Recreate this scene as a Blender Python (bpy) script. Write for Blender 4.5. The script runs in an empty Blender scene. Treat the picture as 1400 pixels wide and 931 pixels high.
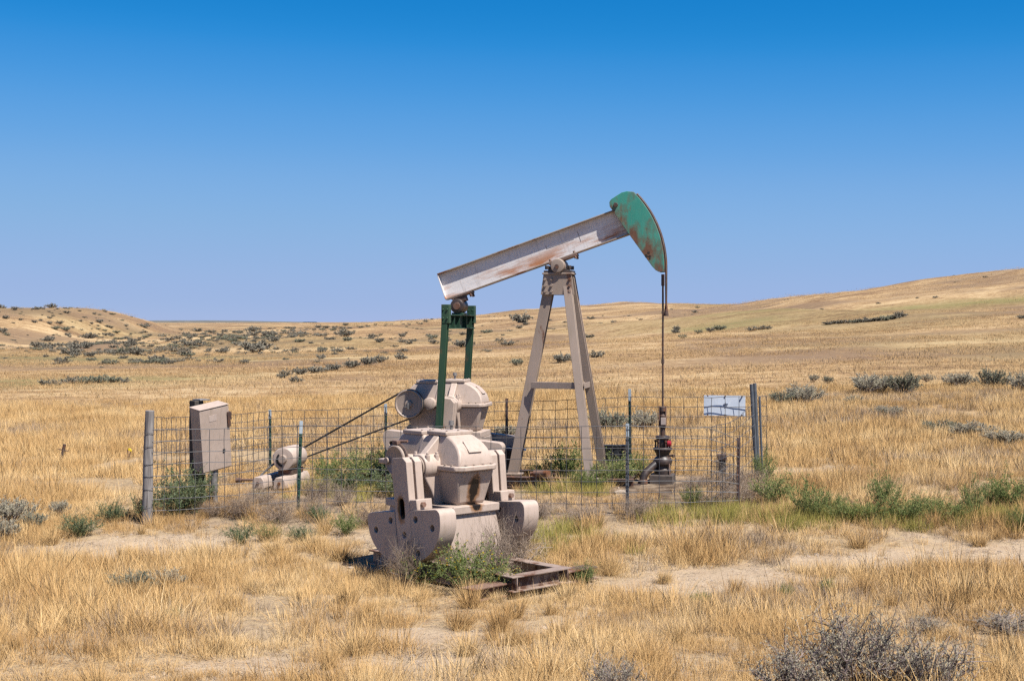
import bpy, bmesh, math, random
import numpy as np
from mathutils import Matrix, Vector

S = bpy.context.scene
C = S.collection
R = math.radians

# ------------------------------------------------------------------ camera, sky, sun, exposure
cam = bpy.data.cameras.new('camera')
cam.lens = 50; cam.sensor_width = 36; cam.clip_start = 0.1; cam.clip_end = 12000
cam.dof.use_dof = True; cam.dof.focus_distance = 18.5; cam.dof.aperture_fstop = 7.1
cam_o = bpy.data.objects.new('camera', cam); C.objects.link(cam_o)
cam_o.location = (0, 0, 2.3); cam_o.rotation_euler = (R(90 - 0.75), 0, 0)
S.camera = cam_o

SUN_ELEV, SUN_AZ = R(60), math.atan2(0.74, -0.67)
world = bpy.data.worlds.new('World'); S.world = world; world.use_nodes = True
wn = world.node_tree
sky = wn.nodes.new('ShaderNodeTexSky'); sky.sky_type = 'NISHITA'; sky.sun_disc = False
sky.sun_elevation = SUN_ELEV; sky.sun_rotation = SUN_AZ
sky.altitude = 3000; sky.air_density = 1.0; sky.dust_density = 0.0; sky.ozone_density = 10.0
SKY = 0.08; EXPO = 2.00      # the photograph is exposed a stop up
bg = wn.nodes['Background']; bg.inputs['Strength'].default_value = SKY
# deepen the clear-sky blue: one tone curve per channel, the same all over the sky
pre = wn.nodes.new('ShaderNodeVectorMath'); pre.operation = 'SCALE'; pre.inputs['Scale'].default_value = SKY
post = wn.nodes.new('ShaderNodeVectorMath'); post.operation = 'SCALE'; post.inputs['Scale'].default_value = 1 / (SKY * EXPO)
cv = wn.nodes.new('ShaderNodeRGBCurve')
for ch, pts in enumerate((((0.045, 0.002), (0.0762, 0.012), (0.0931, 0.05), (0.1195, 0.122), (0.1714, 0.225), (0.2874, 0.31), (0.4287, 0.36)),
                          ((0.08, 0.11), (0.1651, 0.227), (0.1981, 0.294), (0.2502, 0.37), (0.3325, 0.44), (0.4621, 0.466), (0.552, 0.475)),
                          ((0.2, 0.42), (0.3712, 0.631), (0.418, 0.705), (0.491, 0.755), (0.571, 0.765), (0.617, 0.755)))):
    c = cv.mapping.curves[ch]
    for q in pts:
        c.points.new(*q)
    c.points[-1].location = (1.0, (0.75, 0.8, 0.95)[ch])
    for q in c.points:
        q.handle_type = 'AUTO_CLAMPED'
cv.mapping.update()
wn.links.new(sky.outputs[0], pre.inputs[0]); wn.links.new(pre.outputs[0], cv.inputs['Color']); wn.links.new(cv.outputs[0], post.inputs[0])
wn.links.new(post.outputs[0], bg.inputs['Color'])

sun = bpy.data.lights.new('sun', 'SUN'); sun.energy = 5.0; sun.angle = R(0.53); sun.color = (1.0, 0.955, 0.89)
sun_o = bpy.data.objects.new('sun', sun); C.objects.link(sun_o)
sd = Vector((math.sin(SUN_AZ) * math.cos(SUN_ELEV), math.cos(SUN_AZ) * math.cos(SUN_ELEV), math.sin(SUN_ELEV)))
sun_o.rotation_euler = sd.to_track_quat('Z', 'Y').to_euler(); sun_o.location = (12, -12, 30)

vs = S.view_settings
vs.view_transform = 'Standard'; vs.look = 'None'; vs.exposure = math.log2(EXPO); vs.gamma = 1.0; vs.use_curve_mapping = False
S.cycles.use_denoising = False; S.cycles.filter_width = 1.4; S.cycles.max_bounces = 6; S.cycles.diffuse_bounces = 3; S.cycles.transmission_bounces = 4

# ------------------------------------------------------------------ the lie of the land
def ss(a, b, x):
    t = np.clip((np.asarray(x, float) - a) / (b - a), 0, 1)
    return t * t * (3 - 2 * t)


def vnoise(x, y, seed=0.0):
    x = np.asarray(x, float); y = np.asarray(y, float)
    xi = np.floor(x); yi = np.floor(y)
    fx = x - xi; fy = y - yi
    fx = fx * fx * (3 - 2 * fx); fy = fy * fy * (3 - 2 * fy)

    def hsh(a, b):
        s = np.sin(a * 127.1 + b * 311.7 + seed * 74.7) * 43758.5453
        return s - np.floor(s)
    n00 = hsh(xi, yi); n10 = hsh(xi + 1, yi); n01 = hsh(xi, yi + 1); n11 = hsh(xi + 1, yi + 1)
    return (n00 * (1 - fx) + n10 * fx) * (1 - fy) + (n01 * (1 - fx) + n11 * fx) * fy


def fbm(x, y, seed=0.0, octv=4):
    s = 0.0; a = 0.5; tot = 0.0
    for k in range(octv):
        s = s + a * vnoise(x * 2 ** k, y * 2 ** k, seed + k * 3.1)
        tot += a; a *= 0.5
    return s / tot


def softmax2(a, b, k):
    m = np.maximum(a, b)
    return m + k * np.log(np.exp((a - m) / k) + np.exp((b - m) / k)) - k * math.log(2) * np.exp(-np.abs(a - b) / k)


def rise(a, b, y):
    t = np.clip((y - a) / (b - a), 0, 1)
    return 0.55 * t ** 1.25 + 0.45 * t * t * (3 - 2 * t)


def ground(x, y):
    """height of the land: a shallow dip by the track, a flat well pad, hills round a draw"""
    x = np.asarray(x, float); y = np.asarray(y, float)
    tilt = 0.02 * np.clip(x, -30, 30)
    dip = -0.32 * (1 - ss(14.2, 19.5, y))
    right = np.interp(x, [-60, -20, 0, 28, 66, 140, 300, 900], [0, 0.1, 0.6, 3.3, 8.2, 16.5, 25, 29])
    right = right * rise(38, 192, y) * (1 - 0.45 * ss(200, 420, y))
    mid = np.interp(x, [-400, -120, -75, -53, -19, 0, 29, 60, 120, 250], [0.3, 0.3, 0.6, 1.6, 3.6, 5.0, 7.0, 6.5, 6.0, 5.5])
    mid = mid * rise(80, 390, y) * (1 - 0.8 * ss(420, 900, y))
    left = np.interp(x, [-400, -200, -97, -76, -69, -64, -52, -34], [7, 6.2, 5.6, 5.2, 3.4, 1.4, 0.2, 0])
    left = left * rise(74, 258, y) * (1 - 0.92 * ss(256, 320, y))
    far = 1.3 * ss(300, 900, y)
    hills = softmax2(softmax2(right, mid, 0.5), softmax2(left, far, 0.35), 0.35)
    d = np.hypot(x, y)
    rough = (fbm(x / 34, y / 34, 5) - 0.5) * 1.3 * ss(70, 190, d) + (np.abs(fbm(x / 17 + y / 60, y / 55, 15) - 0.5) * 2 - 0.35) * 1.6 * ss(95, 150, d) * (1 - 0.5 * ss(225, 262, y)) + (fbm(x / 9, y / 9, 8) - 0.5) * 0.3 * ss(24, 80, d)
    micro = (fbm(x / 1.7, y / 1.7, 2) - 0.5) * 0.10 + (fbm(x / 0.45, y / 0.45, 4, 3) - 0.5) * 0.035
    return tilt + dip + hills + rough + micro * (1 - ss(60, 140, d))


BARE = [  # x, y, rx, ry, strength: sandy places where little grows
    (-1.5, 10.9, 1.5, 0.45, 0.75), (-0.5, 11.9, 0.9, 0.4, 0.7), (0.5, 12.6, 0.6, 0.5, 0.45), (1.6, 14.2, 1.0, 0.7, 0.5),
    (-4.3, 16.4, 0.9, 0.6, 1.1), (-3.2, 16.4, 0.6, 0.4, 0.6), (4.3, 14.9, 1.7, 0.4, 0.95), (2.4, 14.1, 1.2, 0.45, 0.55),
    (5.9, 15.1, 1.2, 0.5, 0.9), (0.9, 16.6, 1.0, 0.6, 0.65), (4.4, 21.0, 0.9, 0.5, 1.2), (2.0, 19.4, 0.8, 0.8, 0.8),
    (-0.8, 15.6, 0.9, 0.7, 0.75), (-1.7, 16.6, 1.3, 0.5, 0.45), (-3.0, 20.3, 0.9, 0.6, 0.7), (3.3, 12.4, 0.8, 0.3, 0.3), (0.3, 19.6, 2.6, 1.2, 0.4)]


def bare_map(x, y):
    x = np.asarray(x, float); y = np.asarray(y, float)
    b = np.zeros(np.broadcast(x, y).shape)
    for cx, cy, rx, ry, s in BARE:
        b = b + s * np.exp(-(((x - cx) / rx) ** 2 + ((y - cy) / ry) ** 2))
    n = fbm(x / 1.1, y / 0.8, 21)
    b = b * (0.55 + 0.9 * fbm(x / 0.5, y / 0.4, 27)) + (n - 0.5) * 0.9 + 0.5 * ss(0.60, 0.78, fbm(x / 2.6, y / 1.6, 33)) * (1 - ss(24, 40, y))
    return np.clip(b, 0, 1)


def gz(x, y):
    return float(ground(np.array([x]), np.array([y]))[0])


# ------------------------------------------------------------------ materials
def nodes_of(name):
    m = bpy.data.materials.new(name); m.use_nodes = True
    nt = m.node_tree
    return m, nt, nt.nodes['Principled BSDF']


def N(nt, kind, **kw):
    n = nt.nodes.new('ShaderNode' + kind)
    for k, v in kw.items():
        if k.startswith('i_'):
            key = k[2:]
            key = int(key) if key.isdigit() else key.replace('_', ' ')
            n.inputs[key].default_value = v
        else:
            setattr(n, k, v)
    return n


def math_n(nt, op, a, b=None):
    n = N(nt, 'Math', operation=op)
    for i, v in enumerate((a, b)):
        if v is None:
            continue
        if isinstance(v, (int, float)):
            n.inputs[i].default_value = v
        else:
            nt.links.new(v, n.inputs[i])
    return n.outputs[0]


def ramp(nt, fac, stops):
    n = N(nt, 'ValToRGB'); cr = n.color_ramp
    while len(cr.elements) < len(stops):
        cr.elements.new(0.5)
    for e, (p, c) in zip(cr.elements, stops):
        e.position = p
        e.color = (c, c, c, 1) if isinstance(c, (int, float)) else (*c, 1)
    nt.links.new(fac, n.inputs[0])
    return n.outputs[0]


def mixc(nt, fac, a, b):
    n = N(nt, 'Mix', data_type='RGBA')
    for sock, v in ((n.inputs[0], fac), (n.inputs[6], a), (n.inputs[7], b)):
        if isinstance(v, (int, float)):
            sock.default_value = v
        elif isinstance(v, tuple):
            sock.default_value = (*v, 1)
        else:
            nt.links.new(v, sock)
    return n.outputs[2]


def coords(nt, kind='Object', scale=(1, 1, 1)):
    tc = N(nt, 'TexCoord'); mp = N(nt, 'Mapping'); mp.inputs['Scale'].default_value = scale
    nt.links.new(tc.outputs[kind], mp.inputs[0])
    return mp.outputs[0]


def noise(nt, vec, scale, detail=4, rough=0.55):
    n = N(nt, 'TexNoise'); n.inputs['Scale'].default_value = scale
    n.inputs['Detail'].default_value = detail; n.inputs['Roughness'].default_value = rough
    nt.links.new(vec, n.inputs['Vector'])
    return n.outputs[0]


def bump(nt, bsdf, h, strength=0.2, dist=0.01):
    b = N(nt, 'Bump'); b.inputs['Strength'].default_value = strength; b.inputs['Distance'].default_value = dist
    nt.links.new(h, b.inputs['Height']); nt.links.new(b.outputs[0], bsdf.inputs['Normal'])


RUST = (0.20, 0.075, 0.03); RUST_DARK = (0.06, 0.028, 0.018)


def paint(name, c1, c2, rust_lo=0.64, rust_hi=0.72, scale=5.0, stretch=(1, 1, 1), rough=0.55, zfade=None, stain=None, dirt=(0.22, 0.17, 0.12), rust=RUST, rust2=RUST_DARK, extra=None):
    """weathered paint: mottled tone, dust, rust patches; stain = (axis_a, axis_b, ca, cb, ra, rb) an oil mark"""
    m, nt, b = nodes_of(name)
    v = coords(nt, 'Object', stretch)
    base = mixc(nt, ramp(nt, noise(nt, v, 2.3), [(0.35, 0.0), (0.65, 1.0)]), c1, c2)
    base = mixc(nt, math_n(nt, 'MULTIPLY', ramp(nt, noise(nt, v, 14, 6, 0.65), [(0.5, 0.0), (0.8, 1.0)]), 0.32), base, dirt)
    base = mixc(nt, math_n(nt, 'MULTIPLY', ramp(nt, noise(nt, coords(nt, 'Object', (9, 9, 0.6)), 3.4, 5, 0.65), [(0.52, 0.0), (0.70, 1.0)]), 0.42), base, dirt)
    msk = ramp(nt, noise(nt, v, scale, 7, 0.62), [(rust_lo, 0.0), (rust_hi, 1.0)])
    fine = ramp(nt, noise(nt, coords(nt), 30, 5), [(0.70, 0.0), (0.73, 0.8)])
    if zfade:
        sx = N(nt, 'SeparateXYZ'); tc = N(nt, 'TexCoord'); nt.links.new(tc.outputs['Object'], sx.inputs[0])
        mr = N(nt, 'MapRange', clamp=True)
        for i, q in enumerate(zfade):
            mr.inputs[1 + i].default_value = q
        nt.links.new(sx.outputs[2], mr.inputs[0])
        msk = math_n(nt, 'MULTIPLY', msk, mr.outputs[0])
    msk = math_n(nt, 'MAXIMUM', msk, fine)
    rc = mixc(nt, noise(nt, v, 22, 4), rust, rust2)
    col = mixc(nt, msk, base, rc)
    rgh = math_n(nt, 'ADD', math_n(nt, 'MULTIPLY', msk, 0.3), rough)
    if stain:
        ax, bx_, ca, cb, ra, rb = stain
        sx = N(nt, 'SeparateXYZ'); tc = N(nt, 'TexCoord'); nt.links.new(tc.outputs['Object'], sx.inputs[0])
        da = math_n(nt, 'DIVIDE', math_n(nt, 'SUBTRACT', sx.outputs[ax], ca), ra)
        db = math_n(nt, 'DIVIDE', math_n(nt, 'SUBTRACT', sx.outputs[bx_], cb), rb)
        d = math_n(nt, 'SQRT', math_n(nt, 'ADD', math_n(nt, 'MULTIPLY', da, da), math_n(nt, 'MULTIPLY', db, db)))
        d = math_n(nt, 'ADD', d, math_n(nt, 'MULTIPLY', math_n(nt, 'SUBTRACT', noise(nt, coords(nt), 18, 4), 0.5), 0.9))
        halo = ramp(nt, d, [(0.72, 0.85), (1.0, 0.0)])
        core = ramp(nt, d, [(0.5, 1.0), (0.68, 0.0)])
        col = mixc(nt, halo, col, (0.22, 0.10, 0.035)); col = mixc(nt, core, col, (0.012, 0.009, 0.008))
        rgh = math_n(nt, 'SUBTRACT', rgh, math_n(nt, 'MULTIPLY', core, 0.25))
    nt.links.new(col, b.inputs['Base Color']); nt.links.new(rgh, b.inputs['Roughness'])
    b.inputs['Specular IOR Level'].default_value = 0.35
    bump(nt, b, math_n(nt, 'ADD', noise(nt, coords(nt), 60, 4), math_n(nt, 'MULTIPLY', msk, -0.6)), 0.25, 0.004)
    return m


def plain(name, c1, c2=None, rough=0.6, metal=0.0, scale=9.0, stretch=(1, 1, 1), bmp=0.2):
    m, nt, b = nodes_of(name)
    v = coords(nt, 'Object', stretch)
    n = noise(nt, v, scale, 6, 0.6)
    nt.links.new(mixc(nt, ramp(nt, n, [(0.35, 0.0), (0.65, 1.0)]), c1, c2 or tuple(k * 0.7 for k in c1)), b.inputs['Base Color'])
    b.inputs['Roughness'].default_value = rough; b.inputs['Metallic'].default_value = metal
    bump(nt, b, n, bmp, 0.004)
    return m


def leafy(name, stops, trans=0.3, patch=None, up=0.0, stretch=None):
    """thin plant matter: colour from a per-blade tint, a per-plant random and broad patches over the land"""
    m = bpy.data.materials.new(name); m.use_nodes = True
    nt = m.node_tree; nt.nodes.clear()
    out = N(nt, 'OutputMaterial')
    at = N(nt, 'Attribute', attribute_name='tint'); oi = N(nt, 'ObjectInfo'); geo = N(nt, 'NewGeometry')
    f = math_n(nt, 'ADD', math_n(nt, 'MULTIPLY', at.outputs['Fac'], 0.55), math_n(nt, 'MULTIPLY', oi.outputs['Random'], 0.25))
    if patch:
        pos = geo.outputs['Position']
        if stretch:
            mp = N(nt, 'Mapping'); mp.inputs['Scale'].default_value = stretch; nt.links.new(pos, mp.inputs[0]); pos = mp.outputs[0]
        big = noise(nt, pos, patch, 3)
        f = math_n(nt, 'ADD', f, math_n(nt, 'MULTIPLY', math_n(nt, 'SUBTRACT', big, 0.5), 1.5))
    else:
        f = math_n(nt, 'ADD', f, 0.1)
    col = ramp(nt, f, stops)
    d = N(nt, 'BsdfDiffuse'); t = N(nt, 'BsdfTranslucent'); mx = N(nt, 'MixShader'); mx.inputs[0].default_value = trans
    if up:   # fine round blades: the shading of a stand, not of single flat ribbons
        va = N(nt, 'VectorMath', operation='MULTIPLY_ADD'); va.inputs[1].default_value = (1 - up,) * 3; va.inputs[2].default_value = (0, 0, up)
        vn = N(nt, 'VectorMath', operation='NORMALIZE'); nt.links.new(geo.outputs['Normal'], va.inputs[0]); nt.links.new(va.outputs[0], vn.inputs[0]); nt.links.new(vn.outputs[0], d.inputs['Normal'])
    nt.links.new(col, d.inputs[0]); nt.links.new(col, t.inputs[0])
    nt.links.new(d.outputs[0], mx.inputs[1]); nt.links.new(t.outputs[0], mx.inputs[2])
    nt.links.new(mx.outputs[0], out.inputs[0])
    return m


TAUPE, TAUPE2 = (0.396, 0.311, 0.258), (0.344, 0.268, 0.219)
M = {}
M['taupe'] = paint('taupe_paint', TAUPE, TAUPE2, 0.70, 0.76)
M['taupe_leak'] = paint('taupe_paint_oil_leak', TAUPE, TAUPE2, 0.70, 0.76, stain=(1, 2, 0.0, 0.235, 0.10, 0.21))
M['taupe_drip'] = paint('taupe_paint_drip', TAUPE, TAUPE2, 0.66, 0.74, stain=(1, 2, 0.0, 0.07, 0.10, 0.07))
M['taupe_crank'] = paint('taupe_paint_oily_slot', TAUPE, TAUPE2, 0.70, 0.76, stain=(0, 2, -0.02, -0.40, 0.075, 0.17))
M['taupe_old'] = paint('taupe_paint_worn', (0.311, 0.239, 0.193), (0.244, 0.189, 0.151), 0.63, 0.72, stretch=(1, 1, 0.35))
M['beam_white'] = paint('chalky_white_beam_paint', (0.638, 0.605, 0.588), (0.571, 0.538, 0.517), 0.47, 0.60, 2.6, (0.42, 1, 2.6), zfade=(-0.14, 0.06, 1.0, 0.12), dirt=(0.319, 0.277, 0.252), rust=(0.420, 0.185, 0.084), rust2=(0.302, 0.126, 0.059))
M['beam_edge'] = paint('beam_flange_paint', (0.302, 0.252, 0.210), (0.185, 0.134, 0.101), 0.52, 0.62, 6, (0.5, 1, 1))
M['head_green'] = paint('faded_green_head_paint', (0.025, 0.195, 0.148), (0.045, 0.25, 0.19), 0.49, 0.62, 3.0, (1.2, 1, 0.6), dirt=(0.10, 0.20, 0.15), rust=(0.17, 0.085, 0.05))
M['green'] = paint('dark_green_arm_paint', (0.008, 0.035, 0.022), (0.024, 0.059, 0.030), 0.60, 0.72, 7, (1, 1, 0.3), dirt=(0.050, 0.067, 0.034))
M['skid'] = paint('rusty_taupe_skid', (0.286, 0.218, 0.176), (0.210, 0.155, 0.126), 0.47, 0.58, 7, (1, 1, 1), rust=(0.143, 0.071, 0.042))
M['rust'] = paint('rusty_steel', (0.109, 0.063, 0.046), (0.168, 0.101, 0.076), 0.5, 0.6, 6)
M['rust_dark'] = paint('dark_rusty_steel', (0.046, 0.029, 0.024), (0.076, 0.046, 0.038), 0.5, 0.65, 8)
M['oily'] = plain('oily_black_iron', (0.017, 0.013, 0.012), (0.063, 0.040, 0.030), 0.45, 0.0, 14)
M['steel'] = plain('dull_steel', (0.252, 0.235, 0.218), (0.151, 0.134, 0.118), 0.5, 0.5, 20)
M['galv'] = plain('weathered_galvanised_wire', (0.095, 0.095, 0.104), (0.052, 0.048, 0.048), 0.6, 0.3, 5)
M['tpost'] = plain('green_post_paint', (0.013, 0.046, 0.029), (0.025, 0.063, 0.042), 0.5, 0, 20)
M['tip'] = plain('white_post_tip', (0.353, 0.403, 0.437), (0.269, 0.311, 0.344), 0.6, 0, 20)
M['greypost'] = plain('grey_steel_post', (0.076, 0.088, 0.105), (0.126, 0.130, 0.134), 0.5, 0.3, 14)
M['rubber'] = plain('black_rubber', (0.010, 0.010, 0.010), (0.021, 0.020, 0.019), 0.6)
M['tub'] = plain('black_plastic', (0.012, 0.013, 0.015), (0.024, 0.024, 0.025), 0.42)
M['tubrim'] = plain('blue_black_plastic', (0.015, 0.034, 0.076), (0.025, 0.050, 0.101), 0.4)
M['wood'] = plain('grey_weathered_wood', (0.252, 0.231, 0.214), (0.101, 0.088, 0.084), 0.85, 0, 9, (5, 5, 0.35), 0.7)
M['darkwood'] = plain('dark_treated_wood', (0.029, 0.023, 0.018), (0.059, 0.046, 0.036), 0.85, 0, 9, (5, 5, 0.35), 0.6)
M['red'] = plain('red_paint', (0.336, 0.010, 0.021), (0.235, 0.008, 0.017), 0.4)
M['yellow'] = plain('yellow_plastic', (0.630, 0.462, 0.017), (0.546, 0.378, 0.017), 0.5)
M['sign'] = plain('pale_sign_sheet', (0.521, 0.554, 0.605), (0.462, 0.504, 0.563), 0.45)
M['print'] = plain('faded_print', (0.386, 0.412, 0.462), (0.420, 0.445, 0.487), 0.6)
M['ink'] = plain('dark_marking', (0.042, 0.038, 0.042), (0.076, 0.067, 0.067), 0.7)
M['label'] = plain('weathered_label', (0.361, 0.290, 0.248), (0.403, 0.319, 0.269), 0.6)
M['bluetag'] = plain('blue_sticker', (0.084, 0.185, 0.353), (0.420, 0.462, 0.504), 0.5, 0, 40)
M['black'] = plain('hole_burn_black', (0.008, 0.008, 0.007), (0.017, 0.013, 0.012), 0.7)  # paints the dark inside of openings on solid pieces; burn marks share it
M['concrete'] = plain('oil_stained_concrete', (0.042, 0.032, 0.027), (0.084, 0.063, 0.050), 0.8, 0, 9)
M['stone'] = plain('pale_pebble', (0.353, 0.286, 0.218), (0.210, 0.168, 0.134), 0.9, 0, 7)
M['twig'] = leafy('dead_grey_twig', [(0.0, (0.109, 0.076, 0.055)), (0.5, (0.227, 0.172, 0.130)), (1.0, (0.395, 0.319, 0.252))], 0.0)
M['bark'] = leafy('sage_bark', [(0.0, (0.071, 0.052, 0.047)), (0.5, (0.168, 0.130, 0.118)), (1.0, (0.336, 0.281, 0.260))], 0.0)
M['sage'] = leafy('sage_leaf', [(0.0, (0.160, 0.139, 0.097)), (0.5, (0.290, 0.260, 0.189)), (1.0, (0.437, 0.399, 0.302))], 0.2, None, 0.3)
M['sage_green'] = leafy('sage_leaf_green', [(0.0, (0.092, 0.092, 0.063)), (0.5, (0.168, 0.168, 0.118)), (1.0, (0.269, 0.269, 0.197))], 0.2, None, 0.3)
M['sage_far'] = leafy('sage_leaf_far', [(0.0, (0.105, 0.092, 0.071)), (0.5, (0.174, 0.158, 0.124)), (1.0, (0.263, 0.246, 0.194))], 0.1, None, 0.3)  # fading with distance is put into this lightened leaf colour
M['weed'] = leafy('weed_leaf', [(0.0, (0.055, 0.078, 0.023)), (0.45, (0.12, 0.15, 0.05)), (0.72, (0.21, 0.225, 0.095)), (0.80, (0.36, 0.28, 0.13))], 0.3, None, 0.3)
M['weed_blue'] = leafy('grey_green_weed_leaf', [(0.0, (0.045, 0.062, 0.031)), (0.5, (0.095, 0.12, 0.065)), (0.74, (0.17, 0.185, 0.115)), (0.83, (0.33, 0.265, 0.15))], 0.25, None, 0.3)
M['weed_lime'] = leafy('bright_weed_leaf', [(0.0, (0.142, 0.133, 0.030)), (0.5, (0.257, 0.223, 0.062)), (1.0, (0.399, 0.332, 0.123))], 0.3, None, 0.4)
M['petal'] = leafy('yellow_petal', [(0.0, (0.546, 0.353, 0.017)), (1.0, (0.672, 0.504, 0.034))], 0.3)
STRAW = [(0.0, (0.259, 0.146, 0.059)), (0.3, (0.414, 0.254, 0.108)), (0.6, (0.517, 0.346, 0.163)), (1.0, (0.622, 0.475, 0.281))]
M['straw'] = leafy('dry_straw', STRAW, 0.15, 0.7, 0.6)
M['straw_far'] = leafy('dry_straw_far', [(0.0, (0.193, 0.112, 0.055)), (0.35, (0.312, 0.195, 0.093)), (0.65, (0.401, 0.271, 0.138)), (1.0, (0.475, 0.347, 0.196))], 0.1, 0.12, 0.65, (0.4, 1, 1))
M['forb'] = leafy('dead_forb', [(0.0, (0.156, 0.108, 0.070)), (0.5, (0.268, 0.197, 0.138)), (1.0, (0.387, 0.313, 0.238))], 0.1, 0.8, 0.5)


def ground_material():
    m, nt, b = nodes_of('dry_prairie_soil')
    geo = N(nt, 'NewGeometry'); P = geo.outputs['Position']
    ab = N(nt, 'Attribute', attribute_name='bare'); ag = N(nt, 'Attribute', attribute_name='lush'); an = N(nt, 'Attribute', attribute_name='near'); aw = N(nt, 'Attribute', attribute_name='brown'); ao = N(nt, 'Attribute', attribute_name='oil')
    dirt = mixc(nt, ramp(nt, noise(nt, P, 3.0, 6), [(0.35, 0.0), (0.7, 1.0)]), (0.351, 0.271, 0.187), (0.275, 0.202, 0.134))
    dirt = mixc(nt, ramp(nt, noise(nt, P, 34, 4), [(0.56, 0.0), (0.68, 0.8)]), dirt, (0.168, 0.118, 0.080))
    litter = mixc(nt, ramp(nt, noise(nt, P, 11, 6, 0.7), [(0.36, 0.0), (0.64, 1.0)]), (0.191, 0.137, 0.088), (0.335, 0.248, 0.145))
    bfac = ramp(nt, math_n(nt, 'ADD', ab.outputs['Fac'], math_n(nt, 'MULTIPLY', math_n(nt, 'SUBTRACT', noise(nt, P, 6, 5), 0.5), 0.9)), [(0.25, 0.0), (0.6, 1.0)])
    near = mixc(nt, bfac, litter, dirt)
    near = mixc(nt, math_n(nt, 'MULTIPLY', aw.outputs['Fac'], ramp(nt, noise(nt, P, 5, 5), [(0.3, 0.35), (0.6, 1.0)])), near, (0.164, 0.123, 0.094))
    # farther off: grass too fine to pick apart
    mp = N(nt, 'Mapping'); mp.inputs['Scale'].default_value = (0.38, 1.0, 1.0); nt.links.new(P, mp.inputs[0]); Q = mp.outputs[0]
    f1 = noise(nt, Q, 0.07, 5, 0.6); f2 = noise(nt, Q, 0.6, 6, 0.7); f3 = noise(nt, P, 2.2, 6, 0.8)
    f = math_n(nt, 'ADD', math_n(nt, 'MULTIPLY', f1, 0.40), math_n(nt, 'ADD', math_n(nt, 'MULTIPLY', f2, 0.34), math_n(nt, 'MULTIPLY', f3, 0.42)))
    far = ramp(nt, f, [(0.50, (0.124, 0.073, 0.040)), (0.555, (0.221, 0.140, 0.071)), (0.60, (0.305, 0.204, 0.104)), (0.655, (0.388, 0.282, 0.158))])
    far = mixc(nt, math_n(nt, 'MULTIPLY', aw.outputs['Fac'], ramp(nt, f2, [(0.3, 0.3), (0.6, 1.0)])), far, (0.144, 0.094, 0.059))
    far = mixc(nt, math_n(nt, 'MULTIPLY', ag.outputs['Fac'], ramp(nt, f2, [(0.3, 0.2), (0.6, 1.0)])), far, (0.137, 0.126, 0.047))
    col = mixc(nt, an.outputs['Fac'], far, near)
    col = mixc(nt, math_n(nt, 'MULTIPLY', ao.outputs['Fac'], ramp(nt, noise(nt, P, 4, 5), [(0.35, 0.3), (0.6, 1.0)])), col, (0.045, 0.028, 0.018))
    nt.links.new(col, b.inputs['Base Color'])
    b.inputs['Roughness'].default_value = 0.95; b.inputs['Specular IOR Level'].default_value = 0.1
    h = math_n(nt, 'ADD', math_n(nt, 'MULTIPLY', noise(nt, P, 9, 6, 0.7), 0.6), math_n(nt, 'MULTIPLY', noise(nt, P, 55, 3), 0.25))
    bump(nt, b, h, 0.6, 0.06)
    return m


M['ground'] = ground_material()
M['far_ridge'] = plain('dark_scrub_ridge', (0.071, 0.071, 0.063), (0.109, 0.101, 0.084), 0.95, 0, 0.05)


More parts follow.
